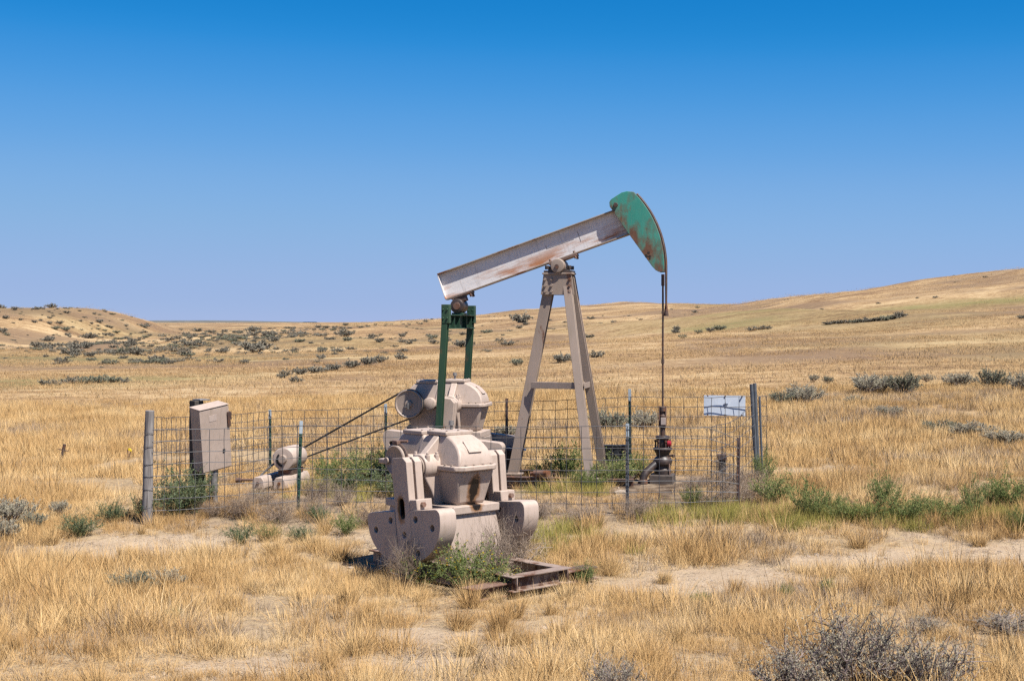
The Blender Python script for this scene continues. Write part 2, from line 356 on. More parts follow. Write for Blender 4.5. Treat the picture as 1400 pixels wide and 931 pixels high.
# ------------------------------------------------------------------ mesh helpers
class MB:
    """collects shapes, then links them as one mesh object"""

    def __init__(self):
        self.v = []; self.f = []

    def add(self, vs_, fs_, mtx=None):
        o = len(self.v)
        self.v += [tuple(mtx @ Vector(p)) if mtx else tuple(p) for p in vs_]
        self.f += [tuple(i + o for i in q) for q in fs_]
        return self

    def box(self, x0, x1, y0, y1, z0, z1, mtx=None):
        return self.add([(x0, y0, z0), (x1, y0, z0), (x1, y1, z0), (x0, y1, z0), (x0, y0, z1), (x1, y0, z1), (x1, y1, z1), (x0, y1, z1)],
                        [(0, 3, 2, 1), (4, 5, 6, 7), (0, 1, 5, 4), (1, 2, 6, 5), (2, 3, 7, 6), (3, 0, 4, 7)], mtx)

    def frustum(self, a, b, z0, z1):
        """a, b = (x0, x1, y0, y1) of the lower and upper rectangle"""
        v = [(a[0], a[2], z0), (a[1], a[2], z0), (a[1], a[3], z0), (a[0], a[3], z0), (b[0], b[2], z1), (b[1], b[2], z1), (b[1], b[3], z1), (b[0], b[3], z1)]
        return self.add(v, [(0, 3, 2, 1), (4, 5, 6, 7), (0, 1, 5, 4), (1, 2, 6, 5), (2, 3, 7, 6), (3, 0, 4, 7)])

    def rings(self, rings, caps=True):
        n = len(rings[0]); v = [p for r in rings for p in r]; f = []
        for k in range(len(rings) - 1):
            for i in range(n):
                j = (i + 1) % n
                f.append((k * n + i, k * n + j, (k + 1) * n + j, (k + 1) * n + i))
        if caps:
            f.append(tuple(range(n - 1, -1, -1))); f.append(tuple((len(rings) - 1) * n + i for i in range(n)))
        return self.add(v, f)

    def tube(self, p0, p1, r0, r1=None, n=14):
        r1 = r0 if r1 is None else r1
        return self.path([p0, p1], [r0, r1], n)

    def path(self, pts, r, n=8):
        pts = [Vector(p) for p in pts]; out = []
        up = None
        for i, p in enumerate(pts):
            d = (pts[min(i + 1, len(pts) - 1)] - pts[max(i - 1, 0)]).normalized()
            if up is None:
                up = Vector((0, 0, 1)) if abs(d.z) < 0.9 else Vector((1, 0, 0))
            a = d.cross(up).normalized(); b = a.cross(d).normalized(); up = b
            rr = r[i] if isinstance(r, (list, tuple)) else r
            out.append([p + (a * math.cos(t) + b * math.sin(t)) * rr for t in [2 * math.pi * k / n for k in range(n)]])
        return self.rings(out)

    def lathe(self, prof, centre, axis='Z', n=24):
        out = []
        for r, h in prof:
            ring = []
            for k in range(n):
                t = 2 * math.pi * k / n; c_, s_ = r * math.cos(t), r * math.sin(t)
                q = {'Z': (c_, s_, h), 'Y': (c_, h, -s_), 'X': (h, c_, s_)}[axis]
                ring.append((q[0] + centre[0], q[1] + centre[1], q[2] + centre[2]))
            out.append(ring)
        return self.rings(out)

    def prism(self, poly, y0, y1, plane='xz'):
        """a polygon pushed from y0 to y1 (or x0 to x1 for plane 'yz')"""
        mk = (lambda a, b, h: (a, h, b)) if plane == 'xz' else (lambda a, b, h: (h, a, b)) if plane == 'yz' else (lambda a, b, h: (a, b, h))
        n = len(poly)
        v = [mk(a, b, y0) for a, b in poly] + [mk(a, b, y1) for a, b in poly]
        f = [tuple(range(n)), tuple(range(2 * n - 1, n - 1, -1))] + [(i, i + n, (i + 1) % n + n, (i + 1) % n) for i in range(n)]
        return self.add(v, f)

    def holed(self, outer, holes, y0, y1):
        """flat plate in xz with round or slotted holes right through it"""
        bm = bmesh.new(); loops = []
        for lp in [outer] + holes:
            vs_ = [bm.verts.new((a, y0, b)) for a, b in lp]
            es = [bm.edges.new((vs_[i], vs_[(i + 1) % len(vs_)])) for i in range(len(vs_))]
            loops.append((vs_, es))
        r = bmesh.ops.triangle_fill(bm, use_beauty=True, use_dissolve=False, edges=[e for _, es in loops for e in es])
        bm.verts.index_update()
        tris = [tuple(v.index for v in g.verts) for g in r['geom'] if isinstance(g, bmesh.types.BMFace)]
        vv = [tuple(v.co) for v in bm.verts]; n = len(vv)
        f = [t for t in tris] + [tuple(i + n for i in reversed(t)) for t in tris]
        for vs_, _ in loops:
            ix = [v.index for v in vs_]
            f += [(ix[i], ix[(i + 1) % len(ix)], ix[(i + 1) % len(ix)] + n, ix[i] + n) for i in range(len(ix))]
        bm.free()
        return self.add(vv + [(a, y1, b) for a, _, b in vv], f)

    def build(self, name, mat, parent=None, bevel=0.0, smooth=35, loc=None, rot=None, seg=2):
        me = bpy.data.meshes.new(name); me.from_pydata(self.v, [], self.f); me.validate()
        bm = bmesh.new(); bm.from_mesh(me); bmesh.ops.recalc_face_normals(bm, faces=bm.faces); bm.to_mesh(me); bm.free()
        if smooth:
            me.polygons.foreach_set('use_smooth', [True] * len(me.polygons)); me.set_sharp_from_angle(angle=R(smooth))
        me.materials.append(M[mat])
        o = bpy.data.objects.new(name, me); C.objects.link(o)
        if parent:
            o.parent = parent
        if name in ('bolt_row', 'bolt_ring'):
            o['kind'] = 'stuff'          # a pixel or two each
        if loc:
            o.location = loc
        if rot:
            o.rotation_euler = rot
        if bevel:
            md = o.modifiers.new('bevel', 'BEVEL'); md.width = bevel; md.segments = seg; md.limit_method = 'ANGLE'; md.angle_limit = R(40); md.use_clamp_overlap = True
        return o


def circle(cx, cz, r, n=16, rz=None):
    return [(cx + r * math.cos(2 * math.pi * k / n), cz + (rz or r) * math.sin(2 * math.pi * k / n)) for k in range(n)]


def tag(o, label, cat, group=None, kind=None):
    if label:
        o['label'] = label
    if cat:
        o['category'] = cat
    if group:
        o['group'] = group
    if kind:
        o['kind'] = kind
    return o


def thing(name, label, cat, loc=(0, 0, 0), rot=(0, 0, 0), group=None):
    o = bpy.data.objects.new(name, None); C.objects.link(o)
    o.location = loc; o.rotation_euler = rot; o.empty_display_size = 0.3
    return tag(o, label, cat, group)


def np_mesh(name, verts, faces, mats, tint=None, mat_idx=None, smooth=False):
    """faces: list of integer arrays (k, 3) or (k, 4)"""
    me = bpy.data.meshes.new(name)
    tot = [len(f) * f.shape[1] for f in faces]
    me.vertices.add(len(verts)); me.vertices.foreach_set('co', np.asarray(verts, np.float32).ravel())
    me.loops.add(sum(tot)); me.loops.foreach_set('vertex_index', np.concatenate([f.ravel() for f in faces]).astype(np.int32))
    sizes = np.concatenate([np.full(len(f), f.shape[1]) for f in faces]); starts = np.concatenate([[0], np.cumsum(sizes)[:-1]])
    me.polygons.add(len(sizes)); me.polygons.foreach_set('loop_start', starts.astype(np.int32))
    if mat_idx is not None:
        me.polygons.foreach_set('material_index', np.concatenate(mat_idx).astype(np.int32))
    if smooth:
        me.polygons.foreach_set('use_smooth', np.ones(len(sizes), bool))
    me.update(calc_edges=True)
    if tint is not None:
        a = me.attributes.new('tint', 'FLOAT', 'POINT'); a.data.foreach_set('value', np.asarray(tint, np.float32))
    for k in mats:
        me.materials.append(M[k])
    return me


# ------------------------------------------------------------------ ground sheet
def axis(lim_lo, lim_hi, a, b, step, grow):
    mid_ = list(np.arange(a, b + 1e-6, step)); lo = [a]; hi = [mid_[-1]]; s = step
    while hi[-1] < lim_hi:
        s *= grow; hi.append(hi[-1] + s)
    s = step
    while lo[-1] > lim_lo:
        s *= grow; lo.append(lo[-1] - s)
    return np.array(lo[:0:-1] + mid_ + hi[1:])


def build_ground():
    ax = axis(-3500, 3500, -7.5, 7.5, 0.09, 1.035); ay = axis(-400, 6000, 8.5, 22.5, 0.09, 1.024)
    X, Y = np.meshgrid(ax, ay); Z = ground(X, Y)
    global GRID
    GRID = (ax, ay, Z)
    nx, ny = len(ax), len(ay)
    i = np.arange(nx * ny).reshape(ny, nx)
    q = np.stack([i[:-1, :-1], i[:-1, 1:], i[1:, 1:], i[1:, :-1]], -1).reshape(-1, 4)
    me = np_mesh('ground', np.stack([X, Y, Z], -1).reshape(-1, 3), [q], ['ground'], smooth=True)
    d = np.hypot(X, Y)
    # dark earth banks and greener hollows that the slopes carry
    lush = (0.95 * np.exp(-((Y - 146 + 0.25 * (X - 34)) / 6) ** 2) * ss(14, 30, X) + 0.8 * np.exp(-((Y - 66 - 0.15 * X) / 7) ** 2) * ss(-8, -18, X)
            + 0.8 * np.exp(-((Y - 132) / 5) ** 2) * ss(12, 16, X) * ss(28, 20, X) + 0.7 * np.exp(-((Y - 105) / 12) ** 2) * ss(-12, -25, X) * ss(-75, -45, X) + 0.3 * ss(0.55, 0.7, fbm(X / 30, Y / 40, 71)) * ss(30, 60, d))
    brown = np.clip(ss(0.48, 0.64, fbm(X / 16, Y / 11, 51)) * ss(46, 75, d) + 0.9 * np.exp(-((Y - 92 - 0.1 * X) / 2.2) ** 2) * ss(12, 20, X) + 0.8 * ss(2.6, 4.2, Z) * ss(0, -40, X) * ss(0.35, 0.6, fbm(X / 9, Y / 14, 53)) + 0.95 * np.exp(-((Y - 18.3) / 1.1) ** 2) * ss(-4.4, -3.4, X) * ss(3.9, 3.0, X) + 0.9 * np.exp(-((Y - 118.5) / 1.6) ** 2) * ss(17, 22, X), 0, 1)
    for nm, val in (('bare', bare_map(X, Y) * (1 - ss(40, 70, d))), ('lush', np.clip(lush, 0, 1)), ('near', 1 - ss(20, 44, d)), ('brown', brown), ('oil', np.clip(1.25 * np.exp(-(((X - 1.85) / 0.5) ** 2 + ((Y - 18.8) / 0.8) ** 2)) + 1.2 * np.exp(-(((X - 2.1) / 0.55) ** 2 + ((Y - 19.7) / 0.55) ** 2)) + 0.7 * np.exp(-(((X - 1.4) / 0.6) ** 2 + ((Y - 19.45) / 0.25) ** 2)), 0, 1))):
        a = me.attributes.new(nm, 'FLOAT', 'POINT'); a.data.foreach_set('value', val.astype(np.float32).ravel())
    o = bpy.data.objects.new('ground', me); C.objects.link(o); o['kind'] = 'structure'


build_ground()


def build_far_ridge():
    """a scrubby mesa far down the draw, barely over the horizon"""
    xs = np.linspace(-760, -380, 60); top = 2.2 + 2.6 * ss(-760, -640, xs) * ss(-380, -560, xs) + 0.5 * (fbm(xs / 30, xs * 0, 91) - 0.5)
    v = []; f = []
    for x, t in zip(xs, top):
        v += [(x, 2560, 0.0), (x, 2600, t), (x, 2760, t - 0.1), (x, 2800, 0.0)]
    for i in range(len(xs) - 1):
        f += [(4 * i + k, 4 * i + 4 + k, 4 * i + 5 + k, 4 * i + 1 + k) for k in range(3)]
    me = bpy.data.meshes.new('hills'); me.from_pydata(v, [], f); me.materials.append(M['far_ridge'])
    o = bpy.data.objects.new('hills', me); C.objects.link(o); o['kind'] = 'structure'


build_far_ridge()


# ------------------------------------------------------------------ machine builders
def bolts(mb, pts, axis_, r=0.014, h=0.014):
    a = Vector(axis_)
    for p in pts:
        mb.tube(Vector(p) - a * 0.004, Vector(p) + a * h, r, n=6)
    return mb


def hbeam(mb, p0, p1, w, h, t, side):
    """H section: flanges w wide and h apart (along p x side), web between"""
    p0 = Vector(p0); p1 = Vector(p1); d = p1 - p0; L_ = d.length; d.normalize()
    a = Vector(side); a = (a - d * a.dot(d)).normalized(); b = d.cross(a).normalized()
    m = Matrix(((a.x, b.x, d.x, p0.x), (a.y, b.y, d.y, p0.y), (a.z, b.z, d.z, p0.z), (0, 0, 0, 1)))
    mb.box(-w / 2, w / 2, -h / 2, -h / 2 + t, 0, L_, m); mb.box(-w / 2, w / 2, h / 2 - t, h / 2, 0, L_, m)
    mb.box(-t / 2, t / 2, -h / 2 + t - 0.001, h / 2 - t + 0.001, 0.001, L_ - 0.001, m)
    return mb


def make_gearbox(parent, loc, spare):
    """x towards the low-speed end, y along the crank shaft, z = 0 under the base plate"""
    low = MB().frustum((-0.60, 0.33, -0.19, 0.19), (-0.78, 0.42, -0.25, 0.25), 0.078, 0.43)
    if spare:
        P = parent; kw = dict(loc=loc)
        low.build('lower_housing', 'taupe_leak', P, 0.035, seg=3, **kw)
    else:
        P = low.build('gearbox', 'taupe', parent, 0.035, seg=3, loc=loc); kw = {}
    MB().box(-0.68, 0.42, -0.31, 0.31, 0, 0.08).build('base_plate', 'taupe_drip' if spare else 'taupe', P, 0.008, **kw)
    fl = MB().prism([(0.47, -0.20), (0.47, 0.20), (0.40, 0.285), (-0.84, 0.285), (-0.84, -0.285), (0.40, -0.285)], 0.428, 0.482, 'xy')
    fo = fl.build('flange', 'taupe', P, 0.012, **kw)
    b = MB(); bolts(b, [(0.445, y, 0.482) for y in (-0.17, -0.06, 0.06, 0.17)] + [(x, s * 0.268, 0.482) for s in (-1, 1) for x in (0.34, 0.24, -0.24, -0.34, -0.55, -0.70)], (0, 0, 1))
    b.build('bolt_row', 'taupe_old', fo if spare else P, smooth=30)

    def dome(prof, hw0, hw1, z0, z1):
        mb = MB(); n = len(prof)
        w = [hw0 + (hw1 - hw0) * (z - z0) / (z1 - z0) for _, z in prof]
        v = [(x, -k, z) for (x, z), k in zip(prof, w)] + [(x, k, z) for (x, z), k in zip(prof, w)]
        return mb.add(v, [tuple(range(n)), tuple(range(2 * n - 1, n - 1, -1))] + [(i, i + n, (i + 1) % n + n, (i + 1) % n) for i in range(n)])
    fr = [(0.42, 0.47), (0.415, 0.53), (0.395, 0.59), (0.36, 0.645), (0.315, 0.69), (0.26, 0.725), (0.20, 0.755), (0.145, 0.775), (-0.14, 0.775), (-0.20, 0.74), (-0.25, 0.68), (-0.29, 0.47)]
    up = dome(fr, 0.245, 0.17, 0.47, 0.775).build('upper_housing', 'taupe', P, 0.022, seg=3, smooth=40, **kw)
    re = [(-0.20, 0.47), (-0.19, 0.70), (-0.25, 0.765), (-0.55, 0.765), (-0.60, 0.74), (-0.74, 0.60), (-0.80, 0.52), (-0.81, 0.47)]
    re_o = dome(re, 0.215, 0.16, 0.47, 0.765).build('rear_housing', 'taupe', P, 0.022, seg=3, smooth=40, **kw)
    sub = (up, re_o) if spare else (P, P)
    cv = MB().box(-0.155, 0.155, -0.185, 0.185, 0.77, 0.812).build('inspection_cover', 'taupe', sub[0], 0.010)
    MB().box(-0.565, -0.245, -0.175, 0.175, 0.755, 0.80).build('inspection_cover', 'taupe', sub[1], 0.010)
    b = MB(); bolts(b, [(x, y, 0.812) for x in (-0.13, 0.13) for y in (-0.155, 0, 0.155)] + [(x, y, 0.80) for x in (-0.54, -0.27) for y in (-0.15, 0, 0.15)], (0, 0, 1), 0.012, 0.012)
    b.build('bolt_row', 'taupe_old', sub[0], smooth=30)
    MB().tube((-0.05, 0.06, 0.81), (-0.05, 0.06, 0.86), 0.016).tube((-0.05, 0.06, 0.86), (-0.05, 0.06, 0.905), 0.03, 0.026).build('breather', 'steel', sub[0])
    # plate with raised maker's panel on the sloping end, blank with age
    pm = Matrix.Translation((0.335, 0.0, 0.655)) @ Matrix.Rotation(R(47), 4, 'Y')
    MB().box(-0.075, 0.075, -0.085, 0.085, 0.010, 0.0215, pm).build('name_plate', 'taupe', sub[0], 0.002)
    for s in (-1, 1):
        h = MB().lathe([(0.118, 0.18 * s), (0.135, 0.22 * s), (0.135, 0.40 * s), (0.125, 0.425 * s)], (0, 0, 0.46), 'Y', 28)
        ho = h.build('bearing_hub', 'taupe', P, 0.006, **kw)
        MB().lathe([(0.10, 0.42 * s), (0.112, 0.435 * s), (0.112, 0.45 * s), (0.092, 0.452 * s), (0.092, 0.475 * s)], (0, 0, 0.46), 'Y', 28).build('shaft_collar', 'taupe_old', ho if spare else P)
        b = MB()
        for yy in (0.26, 0.38):
            for xx in (-0.095, 0.095):
                b.tube((xx, yy * s, 0.50), (xx, yy * s, 0.585), 0.026, n=10).tube((xx, yy * s, 0.58), (xx, yy * s, 0.61), 0.018, n=6)
        b.build('bolt_row', 'taupe', ho if spare else P, 0.003)
        pil = [(0.42 * s, 0.42), (0.415 * s, 0.36), (0.385 * s, 0.30), (0.34 * s, 0.23), (0.305 * s, 0.16), (0.295 * s, 0.075), (0.15 * s, 0.075), (0.18 * s, 0.25), (0.20 * s, 0.42)]
        MB().prism(pil, -0.10, 0.10, 'yz').build('bearing_pillar', 'taupe', P, 0.016, seg=3, **kw)
        MB().prism([(0.40 * s, 0.56), (0.19 * s, 0.56), (0.155 * s, 0.755), (0.185 * s, 0.765)], -0.045, 0.045, 'yz').build('rib', 'taupe', P, 0.012, seg=3, **kw)
        MB().lathe([(0.085, 0.2 * s), (0.092, 0.27 * s), (0.092, 0.305 * s), (0.07, 0.318 * s)], (-0.335, 0, 0.47), 'Y', 20).build('bearing_cap', 'taupe', P, 0.004, **kw)
        MB().lathe([(0.10, 0.2 * s), (0.10, 0.30 * s), (0.075, 0.33 * s), (0.035, 0.335 * s), (0.035, 0.38 * s)], (-0.59, 0, 0.48), 'Y', 20).build('input_hub', 'taupe_old', P, 0.004, **kw)
        b = MB(); bolts(b, [(-0.335 + 0.07 * math.cos(t), 0.305 * s, 0.47 + 0.07 * math.sin(t)) for t in np.arange(0.3, 6.3, 1.05)], (0, s, 0), 0.010, 0.012)
        b.build('bolt_ring', 'taupe_old', P, smooth=30, **kw)
    return P


def half_weight(w, side, y, holes):
    """one half of a counterweight: flat top, rounded shoulder, round belly"""
    a = [(0.123, -0.42)]
    a += [(w - 0.07 + 0.07 * math.sin(t), -0.49 + 0.07 * math.cos(t)) for t in np.linspace(0, math.pi / 2, 6)]
    a += [(w * math.cos(t) ** 0.85, -0.52 - 0.42 * math.sin(t)) for t in np.linspace(0.08, math.acos((0.123 / w) ** (1 / 0.85)), 14)]
    a[-1] = (0.123, a[-1][1])
    pts = [(side * x, z) for x, z in a]
    hl = [circle(side * hx, hz, 0.033, 14) for hx, hz in holes]
    return MB().holed(pts, hl, -y, y)


def make_crank(parent, x, y, z, swing, w, near):
    """hanging crank arm with a bolted counterweight half on each side"""
    o = -1 if near else 1                      # outward direction
    mb = MB()
    outer = [(-0.10, 0.11), (0.07, 0.11), (0.12, 0.06), (0.13, -0.42), (0.12, -0.88), (0.06, -0.935), (-0.06, -0.935), (-0.12, -0.88), (-0.13, -0.42), (-0.12, 0.06)]
    slot = [(0.032 * math.cos(t), (-0.33 if math.sin(t) > 0 else -0.47) + 0.032 * math.sin(t)) for t in np.linspace(0.01, 2 * math.pi - 0.01, 18)]
    pin = circle(0.0, -0.66, 0.03, 14)
    mb.holed([(max(-0.1195, min(0.1195, a)), b) for a, b in outer], [slot, pin], o * 0.10, o * 0.018)
    mb.prism([(max(-0.1195, min(0.1195, a)), b) for a, b in outer], -o * 0.012, -o * 0.10)
    mb.box(-0.07, 0.07, -0.02, 0.02, -0.92, 0.085)
    arm = mb.build('crank', 'taupe_crank', parent, 0.006, loc=(x, y, z), rot=(0, swing, 0))
    for s, holes in ((1, [(0.20, -0.51), (w - 0.13, -0.60), (0.20, -0.84)]), (-1, [(0.20, -0.51), (w - 0.13, -0.60)])):
        half_weight(w, s, 0.104, holes).build('counterweight', 'taupe', arm, 0.006)
    MB().box(0.121, 0.235, -0.099, 0.099, -0.422, -0.315).build('clamp_lug', 'taupe', arm, 0.008)
    bolts(MB(), [(0.235, 0.03 * o, -0.37)], (1, 0, 0), 0.028, 0.035).build('clamp_bolt', 'rust', arm, 0.002)
    return arm


# ------------------------------------------------------------------ the pumping unit
PJ_ROT = R(-12); WELL = (2.1, 19.8)


def pj(x, y):
    """unit's own x (towards the well), y (across) to the land's x, y"""
    c, s = math.cos(PJ_ROT), math.sin(PJ_ROT)
    return WELL[0] + c * x - s * y, WELL[1] + s * x + c * y


T = thing('pump_jack', 'tall pumping unit with white walking beam and green horse head inside the wire fence', 'pump jack', (WELL[0], WELL[1], 0), (0, 0, PJ_ROT))
for s in (-1, 1):
    hbeam(MB(), (-4.3, 0.45 * s, 0.075), (-0.35, 0.45 * s, 0.075), 0.12, 0.15, 0.014, (0, 1, 0)).build('skid_rail', 'rust_dark', T, 0.003)
for x in (-4.2, -2.3, -1.6, -0.45):
    hbeam(MB(), (x, -0.38, 0.07), (x, 0.38, 0.07), 0.10, 0.12, 0.012, (1, 0, 0)).build('cross_member', 'rust_dark', T, 0.003)
MB().tube((-1.72, -0.50, 0.20), (-1.50, -0.62, 0.22), 0.05, n=16).tube((-1.78, -0.47, 0.195), (-1.72, -0.50, 0.20), 0.03, n=12).build('pipe_nipple', 'rust', T, 0.004)
# samson post: one rear leg, two spread front legs
hbeam(MB(), (-2.13, 0.0, 0.13), (-1.57, -0.03, 2.93), 0.145, 0.14, 0.014, (1, 0, 0)).build('leg', 'taupe_old', T, 0.004)
hbeam(MB(), (-0.95, -0.48, 0.15), (-1.35, -0.06, 2.93), 0.115, 0.12, 0.014, (1, 0, 0)).build('leg', 'taupe_old', T, 0.004)
hbeam(MB(), (-0.90, 0.48, 0.15), (-1.31, 0.06, 2.93), 0.115, 0.12, 0.014, (1, 0, 0)).build('leg', 'taupe_old', T, 0.004)
hbeam(MB(), (-1.83, -0.10, 1.41), (-1.10, -0.30, 1.41), 0.09, 0.10, 0.010, (0, 0, 1)).build('cross_brace', 'taupe_old', T, 0.003)
hbeam(MB(), (-1.10, -0.26, 1.41), (-1.10, 0.26, 1.41), 0.08, 0.08, 0.010, (0, 0, 1)).build('cross_brace', 'taupe_old', T, 0.003)
for p in ((-2.13, 0.0), (-0.95, -0.48), (-0.90, 0.48)):
    MB().box(p[0] - 0.14, p[0] + 0.14, p[1] - 0.11, p[1] + 0.11, 0.13, 0.152).build('foot_plate', 'taupe_old', T, 0.003)
for s in (-1, 1):
    g = MB().prism([(-1.665, 2.97), (-1.265, 2.97), (-1.225, 2.68), (-1.705, 2.68)], s * 0.125, s * 0.14).build('gusset_plate', 'taupe_old', T, 0.003)
    bolts(MB(), [(x, s * 0.14, z) for x in (-1.64, -1.55) for z in (2.73, 2.81, 2.90)] + [(-1.29, s * 0.14, z) for z in (2.73, 2.81, 2.90)], (0, s, 0), 0.02, 0.02).build('bolt_row', 'taupe_old', g, smooth=30)
MB().box(-1.68, -1.25, -0.16, 0.16, 2.965, 2.99).build('top_plate', 'taupe_old', T, 0.004)
sb = MB().lathe([(0.07, -0.19), (0.095, -0.185), (0.102, -0.16), (0.102, 0.16), (0.095, 0.185), (0.07, 0.19)], (-1.46, 0, 3.085), 'Y', 28).build('saddle_bearing', 'taupe_old', T, 0.004)
MB().lathe([(0.03, -0.205), (0.03, -0.18)], (-1.465, 0, 3.075), 'Y', 14).build('bearing_cap', 'rust_dark', sb)
bk = MB().box(-1.60, -1.33, -0.13, 0.13, 2.988, 3.045)
bolts(bk, [(x, y, 3.04) for x in (-1.62, -1.30) for y in (-0.12, 0.12)], (0, 0, 1), 0.03, 0.05)
bk.box(-1.66, -1.26, -0.15, 0.15, 2.988, 3.02).build('bearing_saddle', 'oily', T, 0.004)

# walking beam, built level about the saddle and tipped up towards the well
TILT = R(18.9); BZ = 3.385
bm_w = MB().box(-1.80, 1.02, -0.008, 0.008, -0.185, 0.185)
beam = bm_w.build('walking_beam', 'beam_white', T, loc=(-1.46, 0, BZ), rot=(0, -TILT, 0))
for z in (-0.2, 0.182):
    MB().box(-1.805, 1.02, -0.072, 0.072, z, z + 0.018).build('flange', 'beam_edge', beam, 0.003)
MB().box(-1.812, -1.798, -0.066, 0.066, -0.181, 0.181).build('end_plate', 'beam_white', beam, 0.002)
for x0, x1, z0, z1 in ((-0.19, 0.22, 0.004, 0.009), (-0.195, -0.189, 0.004, 0.052), (0.30, 0.306, -0.06, 0.09)):
    MB().box(x0, x1, -0.0095, -0.0075, z0, z1).build('scribed_line', 'ink', beam)
cb = MB().box(-0.22, 0.20, -0.10, 0.10, -0.232, -0.201)
bolts(cb, [(x, y, -0.182) for x in (-0.19, 0.17) for y in (-0.05, 0.05)], (0, 0, 1), 0.018, 0.03)
bolts(cb, [(x, y, -0.232) for x in (-0.19, 0.17) for y in (-0.085, 0.085)], (0, 0, -1), 0.02, 0.035)
cb.build('centre_clamp', 'rust', beam, 0.003)
tb = MB().box(-1.72, -1.40, -0.09, 0.09, -0.225, -0.201).box(-1.68, -1.52, -0.075, 0.075, -0.30, -0.22)
bolts(tb, [(x, y, -0.225) for x in (-1.69, -1.43) for y in (-0.07, 0.07)], (0, 0, -1), 0.022, 0.05)
tb.build('tail_clamp', 'rust_dark', beam, 0.003)

# horse head: two plates and the curved face the wire line runs on
arc = [(-1.46 + 1.49 * math.cos(t), 3.055 + 1.49 * math.sin(t)) for t in np.linspace(R(44.6), R(-2.4), 22)]
HP = [(-0.73, 3.905), (-0.735, 3.965), (-0.71, 4.005), (-0.565, 4.095), (-0.49, 4.112)] + arc + [(-0.045, 2.99), (-0.09, 3.015), (-0.14, 3.07), (-0.42, 3.46)]
head = MB().prism(HP, -0.125, -0.112).build('horse_head', 'head_green', T, 0.003)
MB().prism(HP, 0.112, 0.125).build('side_plate', 'head_green', head, 0.003)
fa = MB(); n_ = len(arc)
inn = [(-1.46 + 1.472 * math.cos(t), 3.055 + 1.472 * math.sin(t)) for t in np.linspace(R(44.6), R(-2.4), 22)]
fa.prism(arc + inn[::-1], -0.111, 0.111).build('arc_plate', 'rust_dark', head, 0.002)
MB().box(-0.52, -0.40, -0.111, 0.111, 4.085, 4.104).build('top_plate', 'head_green', head)
bolts(MB(), [(-0.645, -0.125, 3.925)], (0, -1, 0), 0.034, 0.02).build('hinge_pin', 'rust_dark', head, 0.003)
hw_ = MB().box(-0.20, -0.155, -0.1272, -0.1248, 3.20, 3.215).box(-0.175, -0.16, -0.1272, -0.1248, 3.165, 3.22).box(-0.235, -0.205, -0.1272, -0.1248, 3.19, 3.235).box(-0.20, -0.17, -0.1272, -0.1248, 3.245, 3.27)
hw_.build('burn_mark', 'black', head)
for s in (-1, 1):
    cpts = [(-1.46 + 1.506 * math.cos(t), s * 0.05, 3.055 + 1.506 * math.sin(t)) for t in np.linspace(R(43), 0, 18)] + [(0.046, s * 0.045, 2.8), (0.046, s * 0.02, 2.5)]
    MB().path(cpts, 0.013, 6).build('wire_line', 'rust_dark', T)
MB().tube((0.046, 0, 2.40), (0.046, 0, 2.53), 0.03, 0.018).tube((0.046, 0, 2.38), (0.046, 0, 2.42), 0.034).build('line_socket', 'rust_dark', T, 0.003)
MB().tube((0.0, 0, 1.05), (0.0, 0, 2.95), 0.014, n=10).tube((0, 0, 2.80), (0, 0, 2.96), 0.024, n=10).tube((0, 0, 1.72), (0, 0, 1.78), 0.022, n=10).build('polished_rod', 'rust_dark', T)

# equaliser, tail bearing, pitman arms
MB().lathe([(0.07, -0.15), (0.098, -0.14), (0.106, -0.11), (0.106, 0.11), (0.098, 0.14), (0.07, 0.15)], (-2.92, 0, 2.525), 'Y', 26).build('tail_bearing', 'oily', T, 0.003)
MB().lathe([(0.05, -0.165), (0.055, -0.14)], (-2.92, 0, 2.525), 'Y', 18).build('bearing_cap', 'rust', T)
eq = MB().box(-2.995, -2.845, -0.70, 0.70, 2.385, 2.40).box(-2.985, -2.855, -0.70, 0.70, 2.20, 2.215).box(-2.93, -2.91, -0.70, 0.70, 2.2145, 2.3855)
for y in (-0.5, -0.2, 0.2, 0.5):
    eq.box(-2.98, -2.86, y - 0.006, y + 0.006, 2.2145, 2.3855)
eq.box(-3.0, -2.84, -0.13, 0.13, 2.398, 2.43)
eq.build('equaliser_beam', 'green', T, 0.003)
for s in (-1, 1):
    top = (-2.92, 0.74 * s, 2.50); bot = (-3.03, 0.75 * s, 0.70)
    p = hbeam(MB(), bot, top, 0.085, 0.11, 0.012, (1, 0, 0)).build('pitman_arm', 'green', T, 0.003)
    jb = MB().box(-2.975, -2.865, 0.74 * s - 0.062, 0.74 * s + 0.062, 2.28, 2.54)
    bolts(jb, [(x, 0.74 * s + k * 0.062, z) for k in (-1, 1) for x in (-2.95, -2.89) for z in (2.35, 2.47)], (0, s, 0), 0.016, 0.016)
    jb.build('pitman_clevis', 'green', p, 0.004)
    MB().lathe([(0.06, 0.60 * s), (0.06, 0.80 * s), (0.05, 0.83 * s)], (-3.03, 0, 0.70), 'Y', 18).build('wrist_pin', 'oily', p, 0.003)

